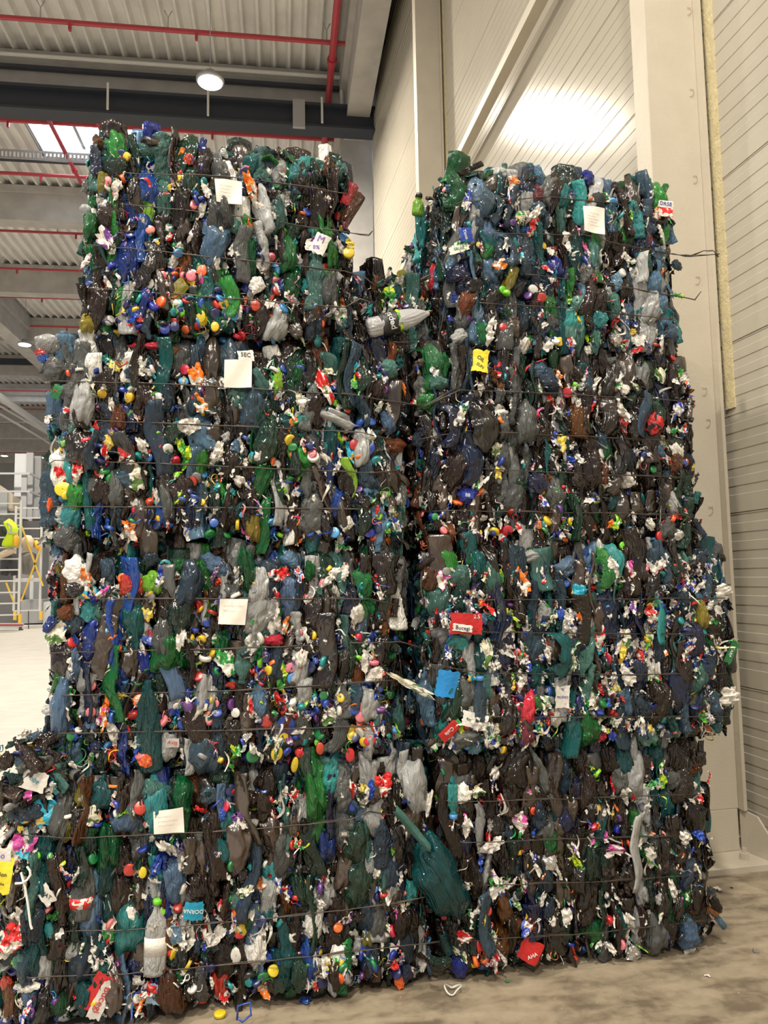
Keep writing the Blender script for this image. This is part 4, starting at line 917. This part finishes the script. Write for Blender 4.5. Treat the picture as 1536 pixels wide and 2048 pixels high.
printed_piece('R3', 925, 1256, 40, 14, 8, C_WH, 'Bucegi', M_BLACK, .11, 0, yo=.045)
printed_piece('R3', 895, 1368, 44, 52, 12, C_SKY, 'apa', C_GRN, .10, -65, (8, -12))
printed_piece('R3', 950, 1441, 54, 30, 15, C_WH, 'eco', C_GRN, .10, 15, (-12, 0))
printed_piece('R3', 1125, 1394, 30, 44, 3, C_WH, 'CRISTAL', C_INKB, .065, 180, (0, 0), extra=(('2L', C_INKB, .07, 180, (0, 15)),))
printed_piece('R3', 898, 1462, 22, 44, 50, C_RED, 'Cola', M_WHITE, .11, 90)
printed_piece('R3', 1464, 1304, 18, 50, 28, C_GRN, 'CARP', M_WHITE, .09, 90)
printed_piece('R2', 918, 845, 34, 22, 20, C_RED, 'TIXI', M_WHITE, .13, 5)
printed_piece('R2', 961, 722, 34, 46, 8, C_YEL, 'OIL', M_BLACK, .11, 30, (0, 5), extra=(('SUN', M_BLACK, .09, 30, (0, -10)),))
printed_piece('R2', 936, 990, 26, 12, 5, C_BLUE, 'BB', M_WHITE, .10, 0)
printed_piece('R1', 932, 470, 28, 32, -8, C_BLUE, 'Timis', M_WHITE, .10, 80, (-2, 0))
printed_piece('R1', 918, 497, 46, 16, -22, C_WH, 'GRUNI', C_GRN, .08, 8)
printed_piece('R1', 1331, 408, 34, 16, 4, C_WH, 'DRSE', C_INKB, .12, 4)
printed_piece('R1', 1331, 424, 34, 20, 4, LAB['redwhite'])
printed_piece('R4', 1060, 1902, 44, 42, 30, C_RED, 'AHA', M_WHITE, .10, -50, (8, -6))

# upright bottle with cap, pale label and water mark pressed into the bottom left bale
def whole_bottle(px, py, h, w, tilt, body_m, cap_m, lab_m, bk, yo=.02):
    B = BALES[bk]; t = B['t']; k = .00203; H_, r = h*k, w*k/2
    prof = [(r*.9, 0), (r, .01), (r*.97, H_*.2), (r, H_*.25), (r*.93, H_*.4), (r, H_*.45), (r*.98, H_*.62), (r*.8, H_*.74), (r*.4, H_*.85), (.013, H_*.9), (.013, H_*.97)]
    T = lambda x, y, z: (x, y*.55, z-H_/2)
    o = MB().lathe(prof, n=20, T=T).build('crushed_bottle', body_m, None, True)
    o.parent = t; o.matrix_parent_inverse = Matrix.Translation(-t.location); c = on_y(px, py, B['yf']-yo)
    o.matrix_basis = Matrix.Translation(c) @ rot(radians(tilt), 0, 0)
    if cap_m: MB().lathe([(.012, 0), (.0165, .001), (.0165, .015), (.014, .018)], (0, 0, H_*.45), 18).build('bottle_cap', cap_m, o, True)
    if lab_m: MB().lathe([(r*1.02, H_*.28), (r*1.02, H_*.52)], n=20, T=T).build('label', lab_m, o, True)
    return o
whole_bottle(312, 1875, 128, 40, 2, BOT['clear'], CAP['lime'], C_WH, 'L4')
whole_bottle(163, 1795, 76, 40, 0, BOT['grey'], None, LAB['redwhite'], 'L4')
whole_bottle(841, 455, 100, 24, 178, BOT['aqua'], None, None, 'R1', -.2)
whole_bottle(836, 412, 44, 26, 6, BOT['lime'], CAP['black'], None, 'R1', -.15)
whole_bottle(1022, 560, 60, 22, 200, BOT['yellowish'], CAP['lime'], None, 'R1', .03)
whole_bottle(1125, 1400, 92, 30, 178, BOT['clear'], None, None, 'R3', .01)
whole_bottle(960, 1400, 84, 28, 2, BOT['bluegrey'], CAP['sky'], None, 'R3', .03)
whole_bottle(906, 1600, 60, 22, 180, BOT['aqua'], CAP['sky'], None, 'R4', .01)

# ================================================================== LOOSE THINGS
def loose_film(name, label, cat, px, py, w, h, tilt, m, Y, kind='film', group=None, lean=0, yaw=0, i=0):
    V = LIB[kind][i][0]; k = Y/1477.; ex, ez = np.ptp(V[:, 0]), np.ptp(V[:, 2])
    me = lib_mesh(kind, i).copy(); me.materials[0] = m
    o = bpy.data.objects.new(name, me); COL.objects.link(o)
    o.matrix_world = Matrix.Translation(on_y(px, py, Y)) @ rot(radians(tilt), yaw, lean) @ Matrix.Diagonal((w*k/ex, (w*k/ex+h*k/ez)/2, h*k/ez, 1))
    return tag(o, label, cat, group)
# the big torn teal bag spilling from the gap onto the right bottom bale
loose_film('teal_bag', 'torn shiny teal plastic bag sagging in the gap between the two bottom bales', 'plastic bag', 886, 1765, 92, 185, -26, BOT['teal'], 2.93, 'film', i=3)
loose_film('green_film', 'long twisted pale green film hanging over the top right corner of the bottom left bale', 'plastic film', 826, 1660, 18, 110, -40, BOT['sea'], 2.89, 'fold', i=2)
loose_film('flat_bottle', 'flat dull green crushed bottle on the floor in the gap between the bottom bales', 'bottle', 882, 1929, 46, 26, 5, BOT['darkgreen'], 2.93, 'film', i=5)
# clear bottle with black label lying on top of the bale in the gap
cbt = thing('clear_bottle', 'large clear bottle with black printed label lying in the gap between the two stacks', 'bottle', tuple(on_y(795, 642, 3.02)), rot=(0, radians(-102), 0))
cbt.rotation_euler = Euler((0, radians(73), 0)); cbt.scale = (.9, .9, .9)
prof = [(.030, -.150), (.040, -.146), (.047, -.135), (.048, -.10), (.046, -.06), (.048, -.02), (.048, .03), (.044, .07), (.034, .105), (.020, .135), (.013, .150), (.013, .160)]
T_ = lambda x, y, z: (x*(1+.05*sin(z*90)), y*.7+.003*sin(z*140+x*60), z)
MB().lathe(prof, n=28, T=T_).build('body', pet('bright_clear_plastic', (.62, .62, .63), rough=.1, bs=16, bst=.7, var=0, see=.25), cbt, True)
MB().lathe([(.052, -.085+.0085*k) for k in range(11)], n=28, T=T_).build('label', M_BLACK, cbt, True)
MB().lathe([(.0525, -.002), (.0528, .005), (.0525, .012)], n=28, T=T_).build('label_edge', LAB['yellowgreen'], cbt, True)
me = text_mesh('pepsi', .042, M_WHITE, 'lettering'); n = len(me.vertices); co = np.zeros(n*3); me.vertices.foreach_get('co', co); co = co.reshape(-1, 3)
a_ = co[:, 0]/.052                    # letters wrap round the label
C_ = np.stack([-.056*np.sin(a_), -.0425*np.cos(a_)-co[:, 2], -.042-co[:, 1]], -1)
me.vertices.foreach_set('co', C_.ravel()); me.update(); q = bpy.data.objects.new('lettering', me); COL.objects.link(q); q.parent = cbt

# white forked plastic strap leaning on the bottom left bale
st = thing('plastic_hanger', 'cream forked plastic hanger strip poking out of the left end of the bottom left bale', 'plastic strip', tuple(on_y(55, 1800, 2.94)))
pts = [on_y(x, y, 2.93) for x, y in ((42, 1745), (50, 1775), (56, 1810), (61, 1850), (64, 1858))]
keep(MB().tube(pts, .0042, 6).build('stem', M_WHITE), st)
pts = [on_y(x, y, 2.925) for x, y in ((30, 1767), (44, 1766), (54, 1760), (61, 1750), (60, 1742), (54, 1733))]
keep(MB().tube(pts, .0040, 6).build('hook', M_WHITE), st)

# paper notes pinned under the wires
NOTES = [('L1', [(429, 357), (484, 362), (484, 412), (433, 403)], 'white paper note with pencil lines near the top of the topmost left bale', 4),
         ('L2', [(449, 719), (504, 720), (503, 776), (448, 775)], 'blank white paper note on the second bale of the left stack', 0),
         ('L3', [(440, 1198), (496, 1198), (490, 1250), (436, 1248)], 'white paper note with two faint rows of digits on the third left bale', 2),
         ('L4', [(306, 1624), (366, 1614), (369, 1664), (308, 1668)], 'wide white paper note on the bottom left bale above its top wire', 3),
         ('R1', [(1167, 411), (1210, 416), (1208, 471), (1168, 461)], 'creased white paper note with scribbles on the topmost right bale', 5)]
for bk, q4, lab, nl in NOTES:
    yf = BALES[bk]['yf']; c4 = [on_y(x, y, yf-(.055 if bk == 'L4' else .040)) for x, y in q4]; ctr = sum(c4)/4
    t = thing('paper_note', lab, 'paper', tuple(ctr), 'paper notes on the bales')
    def pt(u, v, off=0.0):
        p = (c4[0]*(1-u)+c4[1]*u)*(1-v)+(c4[3]*(1-u)+c4[2]*u)*v
        return p+np.array([0, .004*sin(u*5+v*3+len(lab))-.008*u*v+off, 0])
    n = 8; V = [pt(i/n, j/n, o_) for o_ in (0, .0007) for j in range(n+1) for i in range(n+1)]
    Fq = [(j*(n+1)+i, j*(n+1)+i+1, (j+1)*(n+1)+i+1, (j+1)*(n+1)+i) for j in range(n) for i in range(n)]
    m_ = (n+1)**2
    keep(MB().add(V, Fq+[tuple(x+m_ for x in f[::-1]) for f in Fq]).build('sheet', M_PAPER, smooth=True), t)
    if nl:
        R.seed(nl); mb = MB()
        for l in range(nl):
            v0 = .28+.55*l/max(nl, 3); u = .15; ue = R.uniform(.5, .85)
            while u < ue:
                w_ = R.uniform(.03, .07); hh = .035 if nl != 2 else .07
                mb.tube([pt(u, v0, -.001), pt(u+w_*.4, v0-hh*R.random(), -.001), pt(u+w_*.7, v0+hh*R.random(), -.001), pt(u+w_, v0-hh*.3, -.001)], .0004, 3)
                u += w_*1.35
        keep(mb.build('handwriting', M_INK), t)

# litter on the floor
def litter(px, py, kind, m, s, label, cat, group=None, name=None, i=0, tl=0):
    p = on_z(px, py, .006); me = lib_mesh(kind, i).copy(); me.materials[0] = m
    o = bpy.data.objects.new(name or PARTNAME[kind], me); COL.objects.link(o)
    M3 = Matrix.Rotation(tl, 4, 'Z') @ Matrix.Rotation(-pi/2+.1, 4, 'X')
    V = LIB[kind][i][0]@np.array((M3 @ Matrix.Scale(s, 4)).to_3x3()).T
    o.matrix_world = Matrix.Translation((p[0], p[1], .001-V[:, 2].min())) @ M3 @ Matrix.Scale(s, 4)
    return tag(o, label, cat, group)
litter(440, 2030, 'cap', CAP['yellow'], 1.2, 'yellow bottle cap lying in front of the bottom left bale', 'bottle cap')
litter(612, 2005, 'clump', CAP['blue'], .6, 'small crushed blue lid lying at the foot of the bottom left bale', 'lid', name='crushed_lid')
litter(1014, 1962, 'clump', CAP['green'], .35, 'small green plastic bit lying below the right stack', 'plastic bit', name='plastic_bit')
litter(905, 1983, 'ring', CAP['white'], 1.6, 'thin cream plastic ring on the concrete below the gap', 'plastic ring', name='plastic_ring')
litter(1510, 1902, 'strip', CAP['navy'], .35, 'tiny dark blue shred on the floor right of the bales', 'plastic bit', name='plastic_bit')
litter(1415, 1950, 'scrap', LAB['white'], .45, 'small white paper shred on the floor right of the bales', 'paper shred', name='paper_shred')
litter(1432, 1778, 'scrap', LAB['white'], 1.0, 'white torn wrapper on the floor beside the bottom right bale', 'wrapper', name='torn_wrapper')
litter(54, 1480, 'strip', CAP['blue'], .8, 'small blue shred alone on the pale floor at left', 'plastic bit', name='plastic_bit')
litter(1532, 1726, 'clump', M_YEL, 1.3, 'yellow plastic piece on the floor against the panel wall', 'plastic piece', name='plastic_piece')
litter(1463, 1774, 'scrap', BOT['darkbrown'], .3, 'tiny dark shard on the floor near the column base', 'plastic bit', name='plastic_bit')
R.seed(77)
crumbs = MB()
for _ in range(260):
    x, y = R.uniform(-1.2, 2.8), R.uniform(1.9, 3.6); z = .001; s_ = R.uniform(.0015, .005)
    crumbs.add([(x-s_, y, z), (x, y-s_, z), (x+s_, y+s_*.3, z+s_*.6), (x, y+s_, z)], [(0, 1, 2), (0, 2, 3), (0, 1, 3)])
o = crumbs.build('floor_crumbs', mat('pale_crumbs', (.30, .26, .2), .7)); tag(o, 'tiny crumbs of plastic and dust scattered on the floor before the bales', 'crumbs', kind='stuff')
# blue wire frame in front of the bottom left bale
pts = [on_y(x, y, 2.86) for x, y in ((474, 2040), (476, 2012), (500, 2004), (502, 2030), (484, 2044), (476, 2036))]
tag(MB().tube(pts, .004, 6).build('plastic_loop', CAP['blue'], smooth=True), 'bent blue plastic loop at the foot of the bottom left bale', 'plastic loop')

# ================================================================== FAR LEFT: scaffold, clothes, platform, machines
def PY(x, y, Y=29.0): return Vector(on_y(x, y, Y))
def vpost(mb, x, y0, y1, Y, w):
    a = PY(x, y0, Y); b = PY(x, y1, Y); a.x = b.x = (a.x+b.x)/2; mb.bar(a, b, w)
sc = thing('scaffold_tower', 'aluminium scaffold tower on wheels in the aisle at far left', 'scaffold', tuple(PY(20, 1262, 29)))
for Y, xs, y0, y1, rungs in ((28.4, (-26, 40), 1001, 1228, (1007, 1028, 1051, 1075, 1095, 1118, 1140, 1162, 1185, 1207, 1230)), (30.0, (30, 82), 1012, 1222, (1016, 1036, 1057, 1077, 1160, 1221))):
    for x in xs:
        mb = MB(); vpost(mb, x, y0, y1, Y, .075); keep(mb.build('post', M_SCAF), sc)
        mb = MB(); vpost(mb, x, y1, y1+18, Y, .10); keep(mb.build('adjustable_foot', M_YEL), sc)
    for r_ in rungs:
        a, b = PY(xs[0], r_, Y), PY(xs[1], r_, Y); a.z = b.z = (a.z+b.z)/2
        keep(MB().bar(a, b, .05 if r_ != 1160 else .14).build('rung', M_SCAF), sc)
for p0, p1 in (((43, 1052), (86, 1172)), ((82, 1095), (42, 1203)), ((12, 1165), (28, 1205))):
    keep(MB().bar(PY(*p0, 29.2), PY(*p1, 29.2), .05).build('diagonal_tube', M_YEL), sc)
keep(MB().bar(PY(-30, 1252, 28.4), PY(46, 1252, 28.4), .13, .20).build('base_beam', M_SCAF), sc)
keep(MB().bar(PY(-30, 1250, 28.3), PY(46, 1250, 28.3), .05, .05).build('red_stripe', M_RED), sc)
a = PY(42, 1258, 28.4)
keep(MB().tube([a+Vector((-.05, 0, 0)), a+Vector((.05, 0, 0))], .10, 14).build('wheel', M_MACHD), sc)
keep(MB().bar(PY(57, 1222, 29), PY(57, 1262, 29), .03).bar(PY(52, 1262, 29), PY(63, 1262, 29), .05).build('screw_jack', M_MACHD), sc)
# hi-vis jacket hanging over the rails
def cloth(name, label, cat, poly, Y, m, th=.22, group=None, parent=None):
    """a hanging cloth: rounded slab cut to its outline, both faces puffed and wrinkled"""
    P = [PY(x, y, Y) for x, y in poly]; c = sum(P, Vector())/len(P); n = len(P); V = []; Fc = []
    rings = ((1.0, 0), (.93, -.5), (.6, -1.0)), ((1.0, 0), (.93, .5), (.6, 1.0))
    out = [p for p in P]
    for side in (-1, 1):
        o0 = len(V)
        for s_, d in ((1, 0), (.92, .5), (.55, 1)):
            for k, p in enumerate(P): V.append(c+(p-c)*s_+Vector((0, side*th*d*(.8+.3*sin(k*2.3)), 0)))
        V.append(c+Vector((0, side*th, 0)))
        for r_ in range(2):
            for k in range(n):
                f = (o0+r_*n+k, o0+r_*n+(k+1) % n, o0+(r_+1)*n+(k+1) % n, o0+(r_+1)*n+k); Fc.append(f if side > 0 else f[::-1])
        for k in range(n): f = (o0+2*n+k, o0+2*n+(k+1) % n, o0+3*n); Fc.append(f if side > 0 else f[::-1])
    o = MB().add(V, Fc).build(name, m, smooth=True)
    if parent: keep(o, parent)
    else: tag(o, label, cat, group)
    return o
jk = thing('safety_jacket', 'bright yellow safety jacket with grey bands hanging on the scaffold', 'jacket', tuple(PY(22, 1090, 28.2)))
cloth('jacket_body', '', '', [(7, 1044), (18, 1037), (24, 1040), (32, 1048), (37, 1058), (36, 1066), (34, 1072), (28, 1093), (16, 1094), (4, 1092), (5, 1084), (12, 1074), (16, 1066), (15, 1053)], 28.15, M_HIVIS, parent=jk)
keep(MB().bar(PY(15, 1066, 27.9), PY(36, 1067, 27.9), .07, .05).build('reflective_band', M_REFL), jk)
keep(MB().bar(PY(14, 1046, 27.9), PY(22, 1052, 27.9), .06, .05).bar(PY(22, 1052, 27.9), PY(22, 1066, 27.9), .05, .05).build('reflective_band', M_REFL), jk)
cloth('orange_cloth', 'orange yellow cloth hanging beside the safety jacket', 'cloth', [(27, 1070), (34, 1068), (38, 1076), (37, 1094), (29, 1093)], 28.0, M_ORANGE)
cloth('dark_jacket', 'dark jacket hanging left of the safety jacket', 'jacket', [(-6, 1040), (6, 1036), (12, 1052), (14, 1075), (8, 1095), (-8, 1098)], 28.6, M_DCLOTH)
cloth('dark_trousers', 'dark work trousers hanging below the safety jacket', 'trousers', [(2, 1112), (18, 1104), (34, 1108), (35, 1150), (24, 1152), (20, 1125), (14, 1152), (1, 1150)], 28.7, M_DCLOTH)
cloth('beige_sack', 'beige sack draped slanting over the scaffold below the jacket', 'sack', [(-8, 1118), (2, 1104), (14, 1097), (31, 1098), (32, 1104), (16, 1112), (4, 1116)], 28.1, M_SACK)
cloth('beige_sack', 'rounded beige sack hung between the two scaffold frames', 'sack', [(44, 1078), (52, 1070), (62, 1071), (68, 1080), (66, 1096), (58, 1104), (46, 1102)], 29.4, M_SACK)
cloth('yellow_cloth', 'orange yellow cloth hung on the right scaffold frame', 'cloth', [(68, 1082), (74, 1080), (82, 1096), (78, 1103), (70, 1096)], 29.6, M_ORANGE)
cloth('grey_sheet', 'crumpled dark grey sheet hung inside the scaffold', 'sheet', [(43, 1106), (60, 1102), (72, 1108), (74, 1140), (60, 1150), (44, 1148)], 30.15, mat('grey_sheet', (.20, .19, .18), .8, bump=(5, .8)))

def pbox(x0, x1, y0, y1, Y, dp, m, name='panel', parent=None):
    a = PY(x0, y0, Y); b = PY(x1, y1, Y)
    o = MB().box(min(a.x, b.x), max(a.x, b.x), Y, Y+dp, min(a.z, b.z), max(a.z, b.z)).build(name, m)
    return keep(o, parent) if parent else o
pf = thing('work_platform', 'grey steel platform with handrails and a tall cabinet behind the scaffold', 'platform', tuple(PY(50, 1245, 35)))
pbox(30, 52, 907, 993, 35, 1.0, M_MACHL, 'cabinet', pf); pbox(53, 59, 905, 1240, 34.9, .2, M_MACH, 'post', pf)
pbox(60, 67, 916, 985, 35.6, .1, mat('cream_sheet', (.62, .60, .50), .5), 'sheet', pf); pbox(68, 75, 912, 1240, 35.4, .2, M_MACH, 'post', pf)
pbox(43, 47, 950, 1240, 34.4, .1, M_MACH, 'post', pf)
for y in (947, 983): keep(MB().bar(PY(-40, y, 34.3), PY(60, y, 34.3), .08).bar(PY(60, y, 34.3), PY(112, y+28 if y < 950 else y+24, 35.4), .08).build('handrail', M_GALV), pf)
pbox(40, 112, 1020, 1036, 35, .6, M_MACH, 'deck', pf)
hp = thing('feed_hopper', 'beige and grey feed hopper at the far left edge', 'hopper', tuple(PY(10, 1040, 36)))
V = [PY(*p, Y) for Y in (36, 38) for p in ((-40, 955), (0, 970), (30, 990), (44, 998), (44, 1022), (-40, 1022))]
keep(MB().add(V, [(5, 4, 3, 2, 1, 0), (6, 7, 8, 9, 10, 11)]+[(i, (i+1) % 6, 6+(i+1) % 6, 6+i) for i in range(6)]).build('chute', mat('beige_sheet', (.52, .45, .36), .6)), hp)
pbox(-40, 14, 985, 1030, 35.9, .5, M_MACH, 'side_plate', hp)
mc = thing('machine', 'dark grey sorting machine standing behind the scaffold', 'machine', tuple(PY(60, 1240, 33)))
pbox(43, 78, 1042, 1095, 33.2, 1, M_MACHD, 'drum_housing', mc); pbox(-30, 40, 1036, 1160, 33.0, 1.1, M_MACHD, 'frame', mc)
pbox(43, 82, 1095, 1200, 33, 1.1, mat('mid_grey_paint', (.22, .22, .23), .6), 'casing', mc); pbox(42, 84, 1200, 1246, 32, 2, M_MACH, 'base_cabinet', mc); pbox(-30, 42, 1190, 1246, 32.5, 2, mat('deep_grey_paint', (.12, .12, .125), .6), 'base_cabinet', mc)
pbox(60, 66, 1150, 1198, 31.9, .1, M_MACHL, 'door', mc)
o = pbox(87, 112, 1204, 1256, 30.6, 1.0, M_MACHL, 'control_cabinet'); tag(o, 'light grey cabinet on the floor between scaffold and left stack', 'cabinet')
# long white ducts running down the hall
for i, (p0, p1, r_) in enumerate((((0, 794), (92, 858), .16), ((0, 812), (92, 866), .05), ((0, 828), (92, 882), .05))):
    a, b = Vector(on_z(*p0, 9.6)), Vector(on_z(*p1, 9.6)); d = (b-a)
    tag(MB().tube([a-d*.8, b+d*.3], r_, 8).build('ceiling_duct', M_PVC), ['wide white duct running down the hall at far left', 'thin white pipe right under the wide white duct', 'lowest thin white pipe running down the hall at far left'][i], 'duct')
